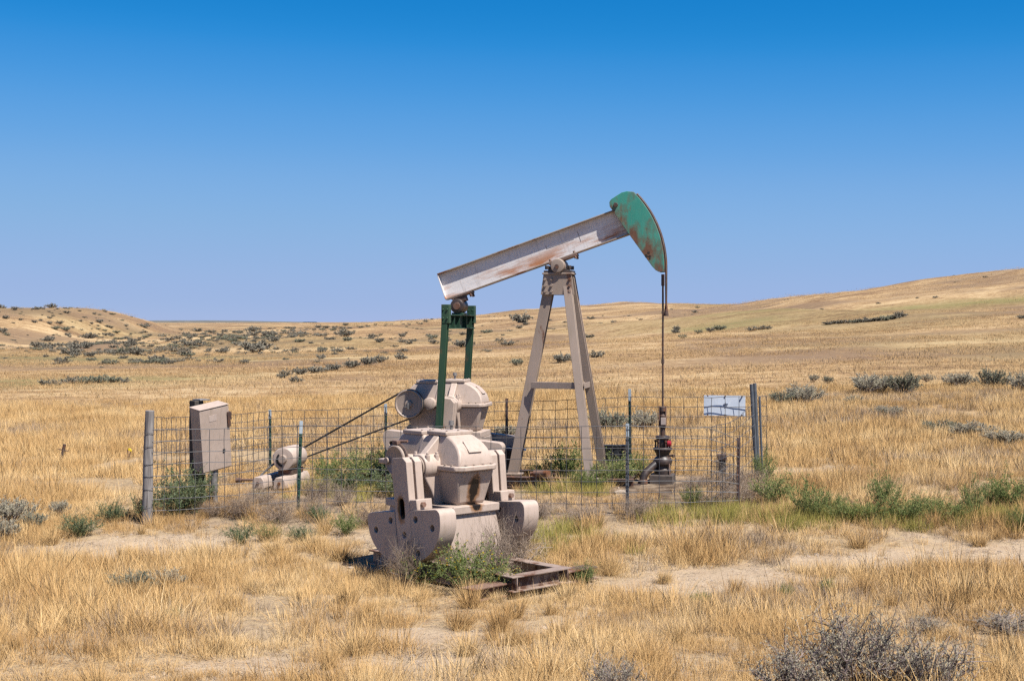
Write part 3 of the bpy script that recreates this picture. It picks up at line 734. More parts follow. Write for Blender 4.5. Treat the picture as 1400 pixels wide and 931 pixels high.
GX, GZ_ = -2.95, 0.665
make_gearbox(T, (GX, 0, GZ_), False)
MB().frustum((-3.72, -2.45, -0.42, 0.42), (-3.66, -2.52, -0.34, 0.34), 0.10, 0.664).build('pedestal', 'taupe_old', T, 0.006)
for s in (-1, 1):
    make_crank(T, GX, s * 0.57, GZ_ + 0.46, R(5.5), 0.86, s < 0)
sv = MB().lathe([(0.17, -0.34), (0.205, -0.345), (0.205, -0.365), (0.185, -0.375), (0.185, -0.405), (0.205, -0.415), (0.205, -0.44), (0.19, -0.452), (0.17, -0.435), (0.05, -0.43), (0.05, -0.46), (0.02, -0.465)], (-3.55, 0, 1.14), 'Y', 36).build('sheave', 'taupe_old', T, 0.003)
MB().box(-3.60, -3.53, -0.47, -0.44, 1.09, 1.11).box(-3.56, -3.53, -0.475, -0.445, 1.07, 1.17).build('sheave_key', 'steel', sv)
MX, MZ = -5.19, 0.385
for k, y in enumerate((-0.375, -0.41)):
    a = math.atan2(1.14 - MZ, -3.55 - MX); dd = math.hypot(1.14 - MZ, -3.55 - MX); off = math.asin((0.195 - 0.06) / dd)
    up_, dn_ = a + math.pi / 2 + off, a - math.pi / 2 - off
    pts = [(-3.55 + 0.2 * math.cos(t), y, 1.14 + 0.2 * math.sin(t)) for t in np.linspace(up_, dn_, 16)] + [(MX + 0.062 * math.cos(t), y, MZ + 0.062 * math.sin(t)) for t in np.linspace(dn_, up_ - 2 * math.pi, 10)]
    MB().path(pts + [pts[0]], 0.0125, 6).build('drive_belt', 'rubber', T)
MB().box(-2.90, -2.865, -0.445, -0.42, 0.96, 1.11).build('sticker_plate', 'bluetag', T, 0.003)

# ------------------------------------------------------------------ electric motor on its slide rails
mx, my = pj(MX, -0.76)
mg = gz(mx, my)
mo = thing('electric_motor', 'squat round taupe electric motor on two slide rails behind the fence', 'motor', (mx, my, 0), (0, 0, PJ_ROT))
bd = MB().lathe([(0.10, -0.30), (0.15, -0.295), (0.163, -0.27), (0.163, 0.20), (0.15, 0.26), (0.11, 0.30)], (0, 0, MZ), 'Y', 32).build('motor_body', 'taupe', mo, 0.004)
MB().lathe([(0.055, -0.35), (0.06, -0.34), (0.06, -0.295)], (0.0, 0, MZ), 'Y', 18).build('hub_cap', 'taupe_old', bd, 0.003)
vent = MB().holed([(0.105 * math.cos(t), MZ - 0.01 + 0.105 * math.sin(t)) for t in np.linspace(R(130), R(262), 14)] + [(0.075 * math.cos(t), MZ - 0.01 + 0.075 * math.sin(t)) for t in np.linspace(R(262), R(130), 14)], [], -0.3045, -0.296).build('air_slot', 'black', bd)  # solid black strip, painted as the dark inside a slot
MB().box(-0.10, 0.10, -0.24, 0.24, 0.16, 0.235).build('motor_foot', 'rust_dark', mo, 0.006)
MB().box(-0.27, -0.14, -0.02, 0.14, MZ - 0.06, MZ + 0.04).build('terminal_box', 'taupe_old', mo, 0.008)
MB().lathe([(0.062, 0.33), (0.068, 0.335), (0.055, 0.345), (0.055, 0.37), (0.068, 0.38), (0.062, 0.40)], (0, 0, MZ), 'Y', 22).tube((0, 0.28, MZ), (0, 0.40, MZ), 0.022).build('pulley', 'rust_dark', mo)
for x in (-0.26, 0.05):
    rl = MB().prism([(x - 0.085, 0.0), (x + 0.085, 0.0), (x + 0.085, 0.10), (x + 0.05, 0.155), (x - 0.05, 0.155), (x - 0.085, 0.10)], -0.58, 0.40).build('slide_rail', 'taupe', mo, 0.008)
    MB().tube((x, -0.60, 0.075), (x, -0.57, 0.075), 0.022, n=8).build('rail_bolt', 'rust', rl)
    MB().box(x - 0.06, x + 0.06, -0.5, 0.3, mg - 0.05, 0.002).build('rail_support', 'rust_dark', mo)
MB().tube((-0.62, -0.40, 0.09), (-0.30, -0.40, 0.10), 0.018).tube((-0.66, -0.40, 0.085), (-0.58, -0.40, 0.09), 0.034, n=10).build('adjusting_screw', 'rust', mo, 0.003)
MB().path([(-0.2, 0.05, MZ - 0.05), (-0.34, 0.0, 0.22), (-0.46, -0.06, 0.09), (-0.5, -0.1, mg - 0.02)], 0.014, 8).build('cable_conduit', 'steel', mo)

# ------------------------------------------------------------------ wellhead
we = thing('wellhead', 'dark oily wellhead with red valve cap under the hanging rod', 'wellhead', (WELL[0], WELL[1], 0), (0, 0, PJ_ROT))
MB().box(-0.17, 0.16, -0.16, 0.16, -0.05, 0.18).build('cellar_block', 'concrete', we, 0.012)
MB().lathe([(0.12, 0.17), (0.12, 0.24), (0.095, 0.26), (0.095, 0.30), (0.125, 0.32), (0.135, 0.36), (0.12, 0.40), (0.085, 0.43), (0.095, 0.47), (0.115, 0.50), (0.12, 0.515)], (0, 0, 0), 'Z', 22).build('casing_head', 'oily', we, 0.004)
fl = MB().lathe([(0.118, 0.515), (0.13, 0.52), (0.13, 0.55), (0.115, 0.555)], (0, 0, 0), 'Z', 24).build('flange', 'oily', we, 0.003)
MB().lathe([(0.07, 0.55), (0.08, 0.60), (0.075, 0.66), (0.10, 0.675), (0.10, 0.71), (0.06, 0.72)], (0, 0, 0), 'Z', 20).build('tubing_head', 'oily', we, 0.003)
b = MB()
for t in np.arange(0, 6.2, math.pi / 3):
    b.tube((0.098 * math.cos(t), 0.098 * math.sin(t), 0.535), (0.098 * math.cos(t), 0.098 * math.sin(t), 0.66), 0.012, n=6).tube((0.098 * math.cos(t), 0.098 * math.sin(t), 0.63), (0.098 * math.cos(t), 0.098 * math.sin(t), 0.655), 0.022, n=6)
b.build('bolt_ring', 'rust_dark', fl, smooth=30)
MB().lathe([(0.036, 0.70), (0.036, 0.82), (0.048, 0.83), (0.052, 0.86), (0.052, 1.0), (0.038, 1.01), (0.038, 1.05), (0.055, 1.055), (0.055, 1.12), (0.02, 1.125)], (0, 0, 0), 'Z', 16).build('stuffing_box', 'rust_dark', we, 0.003)
b = MB()
for s in (-1, 1):
    b.tube((0.045 * s, -0.03, 0.84), (0.045 * s, -0.03, 1.13), 0.012, n=6)
b.build('gland_bolt', 'rust', we)
MB().box(-0.02, 0.045, -0.06, -0.042, 0.87, 0.97).build('tag_plate', 'label', we, 0.002)
MB().lathe([(0.02, 0.065), (0.042, 0.07), (0.042, 0.11), (0.03, 0.125)], (0, -0.04, 0.61), 'X', 18).build('valve_cap', 'red', we, 0.004)
MB().tube((0.06, 0, 0.445), (0.17, -0.03, 0.44), 0.015).tube((0.15, -0.03, 0.42), (0.15, -0.03, 0.46), 0.02).build('bleed_valve', 'rust_dark', we, 0.002)
fp = MB().path([(-0.04, -0.02, 0.36), (-0.12, -0.08, 0.30), (-0.21, -0.15, 0.22), (-0.245, -0.18, 0.16), (-0.255, -0.19, 0.07), (-0.255, -0.19, -0.06)], [0.058, 0.055, 0.052, 0.055, 0.052, 0.052], 14).build('flow_pipe', 'oily', we)
MB().lathe([(0.06, -0.01), (0.068, 0.0), (0.068, 0.05), (0.06, 0.06)], (-0.255, -0.19, 0.06), 'Z', 14).build('union_nut', 'rust_dark', fp, 0.003)
MB().path([(0.09, -0.05, 0.42), (0.10, -0.08, 0.30), (0.11, -0.10, 0.18)], 0.010, 6).build('drain_line', 'rust', we)
MB().path([(-0.255, -0.19, -0.02), (-0.27, -0.42, -0.04), (-0.30, -0.62, -0.05), (-0.30, -0.66, -0.16)], 0.045, 10).build('buried_pipe', 'oily', we)
lp = thing('steel_pipe', 'black oily pipe lying on the ground left of the wellhead', 'pipe', (*pj(-0.55, -0.25), 0), (0, 0, PJ_ROT))
MB().path([(-0.45, 0.12, 0.07), (0.0, 0.0, 0.05), (0.28, -0.06, 0.035)], 0.035, 10).build('pipe_run', 'oily', lp)
MB().lathe([(0.045, -0.05), (0.05, -0.03), (0.05, 0.03), (0.045, 0.05)], (0, 0, 0.05), 'X', 12).build('coupling', 'rust_dark', lp, 0.003)

# ------------------------------------------------------------------ the old gear unit standing outside the fence
SPX, SPY, SPR = -0.64, 14.68, R(-47)
sz = -0.31
sp = thing('gear_reducer', 'discarded taupe gear unit with hanging cranks standing outside the fence', 'gear unit', (SPX, SPY, sz), (0, 0, SPR))
make_gearbox(sp, (0, 0, 0.68), True)
MB().frustum((-0.70, 0.46, -0.40, 0.40), (-0.64, 0.385, -0.285, 0.285), 0.0, 0.679).build('pedestal', 'taupe', sp, 0.006)
for s in (-1, 1):
    make_crank(sp, 0, s * 0.57, 0.68 + 0.46, R(-7 if s < 0 else -5), 0.58, s < 0)
bd_ = MB().lathe([(0.06, -0.27), (0.14, -0.275), (0.16, -0.285), (0.16, -0.35), (0.145, -0.36), (0.13, -0.35), (0.04, -0.34)], (-0.48, 0, 1.17), 'Y', 30).build('brake_drum', 'taupe_old', sp, 0.003)
MB().path([(-0.48 + 0.17 * math.cos(t), -0.315, 1.17 + 0.17 * math.sin(t)) for t in np.linspace(R(-40), R(220), 20)], 0.016, 6).build('brake_band', 'rust_dark', bd_)
MB().box(-0.52, -0.44, -0.35, -0.29, 1.335, 1.375).tube((-0.55, -0.32, 1.36), (-0.36, -0.27, 1.37), 0.014).build('brake_lug', 'rust', bd_, 0.003)
for s in (-1, 1):
    hbeam(MB(), (-0.85, 0.34 * s, 0.125), (1.38, 0.34 * s, 0.125), 0.13, 0.15, 0.014, (0, 1, 0)).build('skid_rail', 'skid', sp, 0.003)
hbeam(MB(), (1.315, -0.275, 0.125), (1.315, 0.275, 0.125), 0.13, 0.15, 0.014, (1, 0, 0)).build('end_member', 'skid', sp, 0.003)
hbeam(MB(), (0.62, -0.27, 0.12), (0.62, 0.27, 0.12), 0.10, 0.13, 0.012, (1, 0, 0)).build('cross_member', 'skid', sp, 0.003)
hbeam(MB(), (1.22, -0.84, 0.065), (1.22, 0.84, 0.085), 0.17, 0.13, 0.016, (1, 0, 0)).build('sleeper_beam', 'rust', sp, 0.003)

# ------------------------------------------------------------------ control cabinet on its post
bx_, by_ = -3.95, 18.6
cc = thing('control_cabinet', 'tilted taupe electrical cabinet on a dark post inside the left fence corner', 'electrical box', (bx_, by_, 0), (0, 0, R(45)))
bz = gz(bx_, by_)
bxm = Matrix.Translation((0, 0, 0.79)) @ Matrix.Rotation(R(-9), 4, 'Y') @ Matrix.Rotation(R(8), 4, 'X')
cab = MB().box(-0.215, 0.215, -0.115, 0.10, -0.425, 0.425, bxm).build('cabinet', 'taupe', cc, 0.006)
MB().box(-0.222, 0.222, -0.128, -0.118, -0.41, 0.412, bxm).build('door', 'taupe', cab, 0.004)
MB().box(-0.225, 0.225, -0.135, 0.11, 0.427, 0.435, bxm).build('rain_lip', 'taupe', cab, 0.002)
lt = MB().box(0.19, 0.235, -0.145, -0.12, 0.13, 0.33, bxm).box(0.225, 0.255, -0.14, -0.05, 0.22, 0.32, bxm).build('latch_handle', 'rust_dark', cab, 0.003)
MB().box(-0.085, 0.03, -0.1305, -0.1275, 0.25, 0.33, bxm).build('name_plate', 'label', cab)
MB().box(0.095, 0.13, -0.137, -0.127, -0.20, -0.155, bxm).build('padlock_hole', 'black', cab, 0.003)  # no opening: the hole's dark is the black of this block
MB().frustum((-0.15, 0.0, 0.10, 0.26), (-0.16, -0.03, 0.11, 0.25), bz - 0.15, 1.27).build('post', 'darkwood', cc, 0.008)
MB().box(-0.12, 0.12, 0.07, 0.115, 1.14, 1.19, bxm @ Matrix.Translation((0, 0, -0.79))).box(-0.10, 0.05, 0.08, 0.27, 1.268, 1.285).build('mount_bracket', 'steel', cc, 0.003)
MB().path([(0.06, 0.0, 0.38), (0.055, 0.0, 0.20), (0.05, -0.01, 0.10), (0.06, -0.01, 0.02)], [0.045, 0.045, 0.05, 0.03], 12).path([(0.055, -0.005, 0.08), (0.07, -0.02, bz - 0.04)], [0.035, 0.045], 10).build('conduit', 'steel', cc)

# ------------------------------------------------------------------ tubs, stub, markers
def tub(name, label, x, y, r, h, tilt, mrim):
    z = gz(x, y)
    o = thing(name, label, 'tub', (x, y, z), tilt)
    MB().lathe([(r * 0.80, 0.0), (r * 0.985, h), (r * 0.94, h), (r * 0.76, 0.03)], (0, 0, 0), 'Z', 30).build('tub_wall', 'tub', o)
    MB().lathe([(r * 0.99, h - 0.03), (r * 1.07, h - 0.02), (r * 1.07, h + 0.006), (r * 0.95, h + 0.006)], (0, 0, 0), 'Z', 30).build('rim', mrim, o, 0.002)
    for s in (-1, 1):
        MB().path([(s * r, -0.06, h - 0.02), (s * (r + 0.06), -0.05, h - 0.01), (s * (r + 0.06), 0.05, h - 0.01), (s * r, 0.06, h - 0.02)], 0.012, 6).build('handle', mrim, o)
    return o


tub('plastic_tub', 'black round plastic tub beside the front legs of the pumping unit', 1.50, 21.0, 0.205, 0.42, (R(-3), R(2), 0.4), 'tub')
tub('plastic_tub', 'blue rimmed black tub leaning behind the rear leg of the pumping unit', -0.19, 20.75, 0.25, 0.50, (R(5), R(9), 0.2), 'tubrim')
st = thing('stub_post', 'short dark stub post with square cap near the fence corner sign', 'post', (2.95, 20.0, gz(2.95, 20.0)))
MB().frustum((-0.04, 0.04, -0.04, 0.04), (-0.035, 0.045, -0.035, 0.035), -0.1, 0.32).build('shaft', 'darkwood', st, 0.004)
MB().box(-0.055, 0.065, -0.055, 0.055, 0.30, 0.38).build('cap', 'rust_dark', st, 0.006)
cr = thing('pipe_marker', 'dark leaning pipe with a cross bar alone in the grass at far left', 'pipe', (-7.86, 24.7, gz(-7.86, 24.7)), (0, R(14), 0.1))
MB().tube((0, 0, -0.1), (0, 0, 0.34), 0.028, 0.026).build('pipe', 'rust_dark', cr)
MB().tube((-0.09, 0, 0.235), (0.09, 0, 0.235), 0.009, n=8).build('cross_bar', 'rust_dark', cr)
ym = thing('survey_stake', 'tiny yellow topped stake in the grass left of the wooden post', 'stake', (-6.88, 25.5, gz(-6.88, 25.5)))
MB().path([(0, 0, -0.05), (-0.012, 0, 0.08), (-0.022, 0, 0.16), (0.0, 0, 0.195)], 0.010, 6).path([(0, 0, 0.03), (0.03, 0, 0.12), (0.04, 0, 0.15)], 0.009, 6).build('wire_stem', 'rust', ym)
MB().prism([(-0.015, 0.165), (0.0, 0.20), (0.03, 0.195), (0.055, 0.16), (0.045, 0.125), (0.025, 0.15)], -0.012, 0.012).build('flag', 'yellow', ym, 0.004)

# ------------------------------------------------------------------ fence
fence = thing('wire_fence', 'rectangular wire grid fence on steel and wooden posts round the pumping unit', 'fence', (0, 17.5, 0))
fence.location = (0, 0, 0)
rng = np.random.default_rng(4)


def tpost(x, y, top, lean=(0, 0), tip=True, mat='tpost', r=1.0):
    z = gz(x, y); h = top - z
    mb = MB().box(-0.021 * r, 0.021 * r, -0.005, 0.0, -0.2, h * (1 if not tip else 0.86)).box(-0.003, 0.003, -0.001, 0.034, -0.2, h * (1 if not tip else 0.86))
    for k in range(int(h * (0.82 if tip else 0.97) / 0.055)):
        mb.box(-0.007, 0.007, -0.012, -0.004, 0.03 + k * 0.055, 0.05 + k * 0.055)
    o = mb.build('steel_post', mat, fence, loc=(x, y, z), rot=(R(lean[1]), R(lean[0]), rng.uniform(-0.3, 0.3)))
    if tip:
        MB().box(-0.0212 * r, 0.0212 * r, -0.0055, 0.0, h * 0.86, h).box(-0.0032, 0.0032, -0.001, 0.0342, h * 0.86, h).build('painted_tip', 'tip', o)
    return o


wz = gz(-4.5, 17.5)
wp = MB().path([(0, 0, -0.25), (0.002, 0, 0.3), (-0.004, 0, 0.8), (0.004, 0, 1.40)], [0.068, 0.064, 0.06, 0.054], 14).build('wooden_post', 'wood', fence, 0.006, loc=(-4.5, 17.5, wz), rot=(0, R(1.5), 0))
for z in (0.2, 0.42, 0.60, 0.75, 0.95, 1.12):
    MB().path([(0.066 * math.cos(t), 0.066 * math.sin(t), z + 0.012 * math.sin(t + z * 9)) for t in np.linspace(0, 6.1, 16)], 0.003, 4).build('wire_tie', 'galv', wp)
tpost(-2.73, 18.1, 1.04, (2.2, 0)); tpost(1.42, 17.5, 1.05, (0, 1), True, 'greypost')
tpost(2.80, 17.6, 0.865, (0.6, 0), False, 'rust_dark')
tpost(-4.28, 20.6, 0.95); tpost(-3.78, 22.2, 0.93); tpost(-1.93, 21.72, 1.05); tpost(-0.08, 21.2, 1.16, (0, 0), False, 'rust_dark'); tpost(1.73, 20.76, 1.32, (-0.5, 0))
cz = gz(3.44, 19.95)
for dx, hh, ln in ((0.0, 1.36, -3.4), (0.03, 1.37, -2.6), (0.085, 1.18, -2.2)):
    MB().path([(0, 0, -0.2), (0, 0, hh)], 0.026 if dx < 0.08 else 0.016, 10).build('corner_post', 'greypost', fence, loc=(3.44 + dx, 19.95 + dx * 0.4, cz), rot=(0, R(ln), 0))


def mesh_panel(path, tops, bots, rows, vstep=0.19, seed=0, sag=0.012, lean=0.0):
    """welded wire: upright wires every vstep along the run, rows of level wires"""
    r_ = np.random.default_rng(seed)
    seg = [0]
    for a, b in zip(path[:-1], path[1:]):
        seg.append(seg[-1] + math.dist(a, b))
    L_ = seg[-1]; mb = MB()

    def at(u):
        return np.interp(u, seg, [p[0] for p in path]), np.interp(u, seg, [p[1] for p in path])

    def zz(u, k):
        t = np.interp(u, seg, tops); b_ = np.interp(u, seg, bots)
        return b_ + (t - b_) * k
    us = np.linspace(0, L_, max(2, int(round(L_ / vstep))) + 1)
    off = {}
    for k in np.linspace(0, 1, rows):
        pts = []
        for u in us:
            x, y = at(u)
            w = 0.02 * math.sin(u * 1.9 + seed) * math.sin(math.pi * min(1, max(0, u / L_)))
            p = (x + r_.normal(0, 0.003) + w * 0.3, y + r_.normal(0, 0.004) + w + lean * (k - 0.5), zz(u, k) + r_.normal(0, 0.004) - sag * math.sin(math.pi * u / L_))
            pts.append(p); off[(round(float(u), 4), round(float(k), 4))] = p
        mb.path(pts, 0.0040, 4)
    ks = [round(float(k), 4) for k in np.linspace(0, 1, rows)]
    for u in us:
        mb.path([off[(round(float(u), 4), k)] for k in ks], 0.0037, 4)
    return mb.build('wire_mesh', 'galv', fence, smooth=60)


def pan(path, tops, rows, seed, **kw):
    return mesh_panel(path, tops, [gz(*p) + 0.02 for p in path], rows, seed=seed, **kw)


pan([(-4.47, 17.46), (-2.73, 18.06)], [0.98, 0.985], 9, 1)
pan([(-2.73, 18.06), (-0.6, 17.85), (1.42, 17.46)], [0.985, 1.02, 1.02], 9, 2, sag=0.03)
pan([(1.42, 17.46), (2.45, 17.52), (2.80, 17.56)], [1.02, 1.005, 0.84], 9, 3)
pan([(2.46, 17.53), (2.85, 18.4), (3.40, 19.90)], [1.0, 1.02, 1.17], 8, 14, vstep=0.22)
pan([(-4.5, 17.52), (-4.28, 20.57)], [1.12, 0.95], 9, 5)
pan([(-4.28, 20.57), (-3.78, 22.17)], [0.95, 0.91], 9, 6)
pan([(-3.78, 22.17), (-1.93, 21.69)], [0.91, 1.0], 9, 7)
pan([(-1.93, 21.69), (-0.08, 21.17)], [1.0, 1.11], 9, 8)
pan([(-0.08, 21.17), (1.73, 20.73)], [1.11, 1.21], 9, 9)
pan([(1.73, 20.73), (3.62, 20.2)], [1.21, 1.245], 9, 10)

sg = thing('sign', 'blank pale metal sign wired to the fence beside the leaning corner posts', 'sign', (3.06, 20.40, 1.10), (R(-4), 0, R(-15.6)))
b_ = MB(); cols = np.linspace(-0.305, 0.285, 13)
b_.v = [(x, 0.012 * math.sin(x * 7) + (0.10 * (x - 0.2) if x > 0.2 else 0) + th, z) for th in (0, 0.004) for z in (-0.145, 0.145) for x in cols]
n_ = len(cols)
b_.f = [(i, i + 1, i + 1 + n_, i + n_) for i in range(n_ - 1)] + [(2 * n_ + i + n_, 2 * n_ + i + 1 + n_, 2 * n_ + i + 1, 2 * n_ + i) for i in range(n_ - 1)] + [(i, 2 * n_ + i, 2 * n_ + i + 1, i + 1) for i in range(n_ - 1)] + [(n_ + i + 1, 3 * n_ + i + 1, 3 * n_ + i, n_ + i) for i in range(n_ - 1)] + [(0, n_, 3 * n_, 2 * n_), (n_ - 1, 3 * n_ - 1, 4 * n_ - 1, 2 * n_ - 1)]
b_.build('sign_sheet', 'sign', sg)
MB().box(-0.02, 0.04, -0.0115, -0.0085, 0.005, 0.035).box(0.0, 0.012, -0.0115, -0.0085, -0.01, 0.05).build('faded_emblem', 'print', sg)
for x in (-0.25, 0.0, 0.24):
    for z in (-0.135, 0.135):
        MB().lathe([(0.011, -0.012), (0.011, 0.012)], (x, 0, z), 'Y', 8).build('sign_clip', 'rust_dark', sg)


# ------------------------------------------------------------------ plants
def surf(x, y):
    """height of the built ground sheet"""
    ax, ay, Z = GRID
    x = np.asarray(x, float); y = np.asarray(y, float)
    i = np.clip(np.searchsorted(ax, x) - 1, 0, len(ax) - 2); j = np.clip(np.searchsorted(ay, y) - 1, 0, len(ay) - 2)
    u = (x - ax[i]) / (ax[i + 1] - ax[i]); v = (y - ay[j]) / (ay[j + 1] - ay[j])
    return (Z[j, i] * (1 - u) + Z[j, i + 1] * u) * (1 - v) + (Z[j + 1, i] * (1 - u) + Z[j + 1, i + 1] * u) * v


def ribbon(base, vec, bend, width, r_):
    n = len(base)
    a = r_.uniform(0, 2 * math.pi, n); s = np.stack([np.cos(a), np.sin(a), np.zeros(n)], -1) * (np.asarray(width) / 2)[:, None]
    mid_ = base + vec * 0.5 + bend * 0.25; tip = base + vec + bend
    v = np.stack([base - s, base + s, mid_ - s * 0.8, mid_ + s * 0.8, tip], 1).reshape(-1, 3)
    k = np.arange(n)[:, None] * 5
    return v, k + np.array([[0, 1, 3, 2]]), k + np.array([[2, 3, 4]])


def tuft_mesh(name, seed, n, r0, h, spread, width, mat, hv=0.35):
    r_ = np.random.default_rng(seed)
    a = r_.uniform(0, 2 * math.pi, n); q = r0 * np.sqrt(r_.uniform(0, 1, n))
    base = np.stack([q * np.cos(a), q * np.sin(a), np.full(n, -0.02)], -1)
    ln = h * (1 + r_.normal(0, hv, n)).clip(0.3, 1.8)
    lean = np.abs(r_.normal(0, spread, n)); az = a + r_.normal(0, 0.9, n)
    vec = np.stack([np.sin(lean) * np.cos(az), np.sin(lean) * np.sin(az), np.cos(lean)], -1) * ln[:, None]
    bend = np.stack([np.cos(az), np.sin(az), -0.3 * np.ones(n)], -1) * (ln * r_.uniform(0.0, 0.22, n))[:, None]
    v, q4, t3 = ribbon(base, vec, bend, width * r_.uniform(0.6, 1.4, n), r_)
    tint = np.repeat(r_.uniform(0, 1, n), 5)
    return np_mesh(name, v, [q4, t3], [mat], tint)


def leaf_quads(p, d, ln, wd, r_):
    n = len(p)
    s = np.cross(d, r_.normal(0, 1, (n, 3))); s /= np.linalg.norm(s, axis=1)[:, None] + 1e-9
    ln = np.asarray(ln)[:, None]; wd = np.asarray(wd)[:, None]
    v = np.stack([p, p + d * ln * 0.55 + s * wd / 2, p + d * ln, p + d * ln * 0.55 - s * wd / 2], 1).reshape(-1, 3)
    return v, np.arange(n)[:, None] * 4 + np.array([[0, 1, 2, 3]])


def shrub(name, seed, w, h, stems, subs, per, leaf_l, leaf_w, leaf_mat, stem_mat='bark', r0=0.012, gnarl=0.12, upright=0.6, low=0.35, flower=0, tip=1.0, ragged=0.0):
    """gives (stem mesh, leaf mesh[, flower mesh]): crooked stems that fork, leaves along the outer twigs"""
    r_ = np.random.default_rng(seed); st = MB(); tn = []; LP = []; LD = []; FP = []

    def put(pts, rad, n):
        k = len(st.v); st.path(pts, rad, n); tn.extend([r_.uniform(0, 1)] * (len(st.v) - k))
    for i in range(stems):
        az = 2 * math.pi * (i + r_.uniform(-0.4, 0.4)) / stems; q = r_.uniform(0.15, 1.0) ** 0.7
        end = np.array([math.cos(az) * w / 2 * q, math.sin(az) * w / 2 * q, h * (1 - 0.45 * q * q) * r_.uniform(0.62 - 0.3 * ragged, 0.95 + 0.3 * ragged)])
        b0 = np.array([math.cos(az), math.sin(az), 0]) * w * 0.06 * r_.uniform(0, 1)
        ts = np.linspace(0, 1, 6); pts = []
        for t in ts:
            p = b0 + (end - b0) * np.array([t, t, t ** 0.75])
            pts.append(p + r_.normal(0, gnarl * h * 0.22 * t * (1.3 - t), 3))
        pts[0][2] = -0.04
        put([tuple(p) for p in pts], [r0 * (1 - 0.7 * t) for t in ts], 5)
        for j in range(subs):
            t = low + (1 - low) * (j + r_.uniform(0, 1)) / subs
            k = min(4, int(t * 5)); p0 = pts[k] + (pts[k + 1] - pts[k]) * (t * 5 - k)
            out = np.array([p0[0], p0[1], 0]); out /= np.linalg.norm(out) + 1e-6
            d = out * r_.uniform(0.1, 0.9) + np.array([0, 0, upright + r_.uniform(0, 0.5)]) + r_.normal(0, 0.38, 3)
            d /= np.linalg.norm(d); ln = h * r_.uniform(0.16, 0.34) * tip
            p1 = p0 + d * ln * 0.5 + r_.normal(0, gnarl * ln * 0.35, 3); p2 = p0 + d * ln + r_.normal(0, gnarl * ln * 0.5, 3)
            put([tuple(p0), tuple(p1), tuple(p2)], [r0 * 0.3, r0 * 0.22, r0 * 0.1], 3)
            if per:
                u = r_.uniform(0.1, 1.05, per); pp = np.where(u[:, None] < 0.5, p0 + (p1 - p0) * (u * 2)[:, None], p1 + (p2 - p1) * (u * 2 - 1)[:, None])
                dd = d * 0.75 + r_.normal(0, 0.6, (per, 3)); dd /= np.linalg.norm(dd, axis=1)[:, None]
                LP.append(pp); LD.append(dd)
            if flower and r_.uniform() < flower:
                FP.append(p2)
    sm = bpy.data.meshes.new(name + '_stems'); sm.from_pydata(st.v, [], st.f); sm.materials.append(M[stem_mat])
    a = sm.attributes.new('tint', 'FLOAT', 'POINT'); a.data.foreach_set('value', np.array(tn, np.float32))
    out = [sm]
    if per:
        p = np.concatenate(LP); d = np.concatenate(LD); n = len(p)
        v, q = leaf_quads(p, d, leaf_l * r_.uniform(0.6, 1.3, n), leaf_w * r_.uniform(0.7, 1.3, n), r_)
        tint = np.repeat(np.clip(r_.normal(0.5, 0.25, n), 0, 1), 4)
        out.append(np_mesh(name + '_leaves', v, [q], [leaf_mat], tint))
    if FP:
        p = np.repeat(np.array(FP), 14, 0); n = len(p); d = r_.normal(0, 1, (n, 3)); d[:, 2] = np.abs(d[:, 2]) * 0.6; d /= np.linalg.norm(d, axis=1)[:, None]
        v, q = leaf_quads(p, d, np.full(n, 0.015), np.full(n, 0.009), r_)
        out.append(np_mesh(name + '_petals', v, [q], ['petal'], np.repeat(r_.uniform(0, 1, n), 4)))
    return out


PART = ('stems', 'foliage', 'flowers')


def plant(name, meshes, label, cat, x, y, sx, sz_=None, rz=0.0, group=None, sink=0.0):
    o = thing(name, label, cat, (x, y, float(surf(x, y)) - sink), (0, 0, rz), group)
    o.scale = (sx, sx, sz_ or sx)
    for m_, nm in zip(meshes, PART):
        c = bpy.data.objects.new(nm, m_); C.objects.link(c); c.parent = o
    return o


def joined(name, meshes):
    """stems and leaves in one mesh, for plants a few pixels high"""
    bm = bmesh.new(); base = 0
    me = bpy.data.meshes.new(name)
    for k, m_ in enumerate(meshes):
        bm.from_mesh(m_); bm.faces.ensure_lookup_table()
        for f in bm.faces[base:]:
            f.material_index = k
        base = len(bm.faces)
    bm.to_mesh(me); bm.free()
    for m_ in meshes:
        me.materials.append(m_.materials[0])
    return me


pr = random.Random(11)
# --- big sagebrush at the near edge
SG = [shrub('sage_big', 100 + k, 1.0, 0.62, 24, 14, 15, 0.028, 0.0068, 'sage', r0=0.014, gnarl=0.8, low=0.30) for k in range(3)]
for k, (x, y, s, z, lab) in enumerate([
        (2.38, 9.70, 0.88, 0.98, 'largest grey sagebrush in the near right foreground, its crown highest'),
        (1.93, 9.52, 0.70, 0.72, 'low sagebrush on the left flank of the big foreground sagebrush'),
        (2.82, 9.55, 0.72, 0.78, 'twiggy sagebrush on the right flank of the big foreground sagebrush'),
        (0.70, 9.68, 0.46, 0.52, 'small purple grey sagebrush cut by the bottom edge near the middle'),
        (4.05, 11.55, 0.6, 0.28, 'low flat sagebrush half hidden in grass at the right edge'),
        (3.42, 11.65, 0.34, 0.24, 'little sagebrush in grass left of the low one at the right edge')]):
    plant('sagebrush', SG[k % 3], lab, 'sagebrush', x, y, s, z, pr.uniform(0, 6), 'foreground sagebrush')
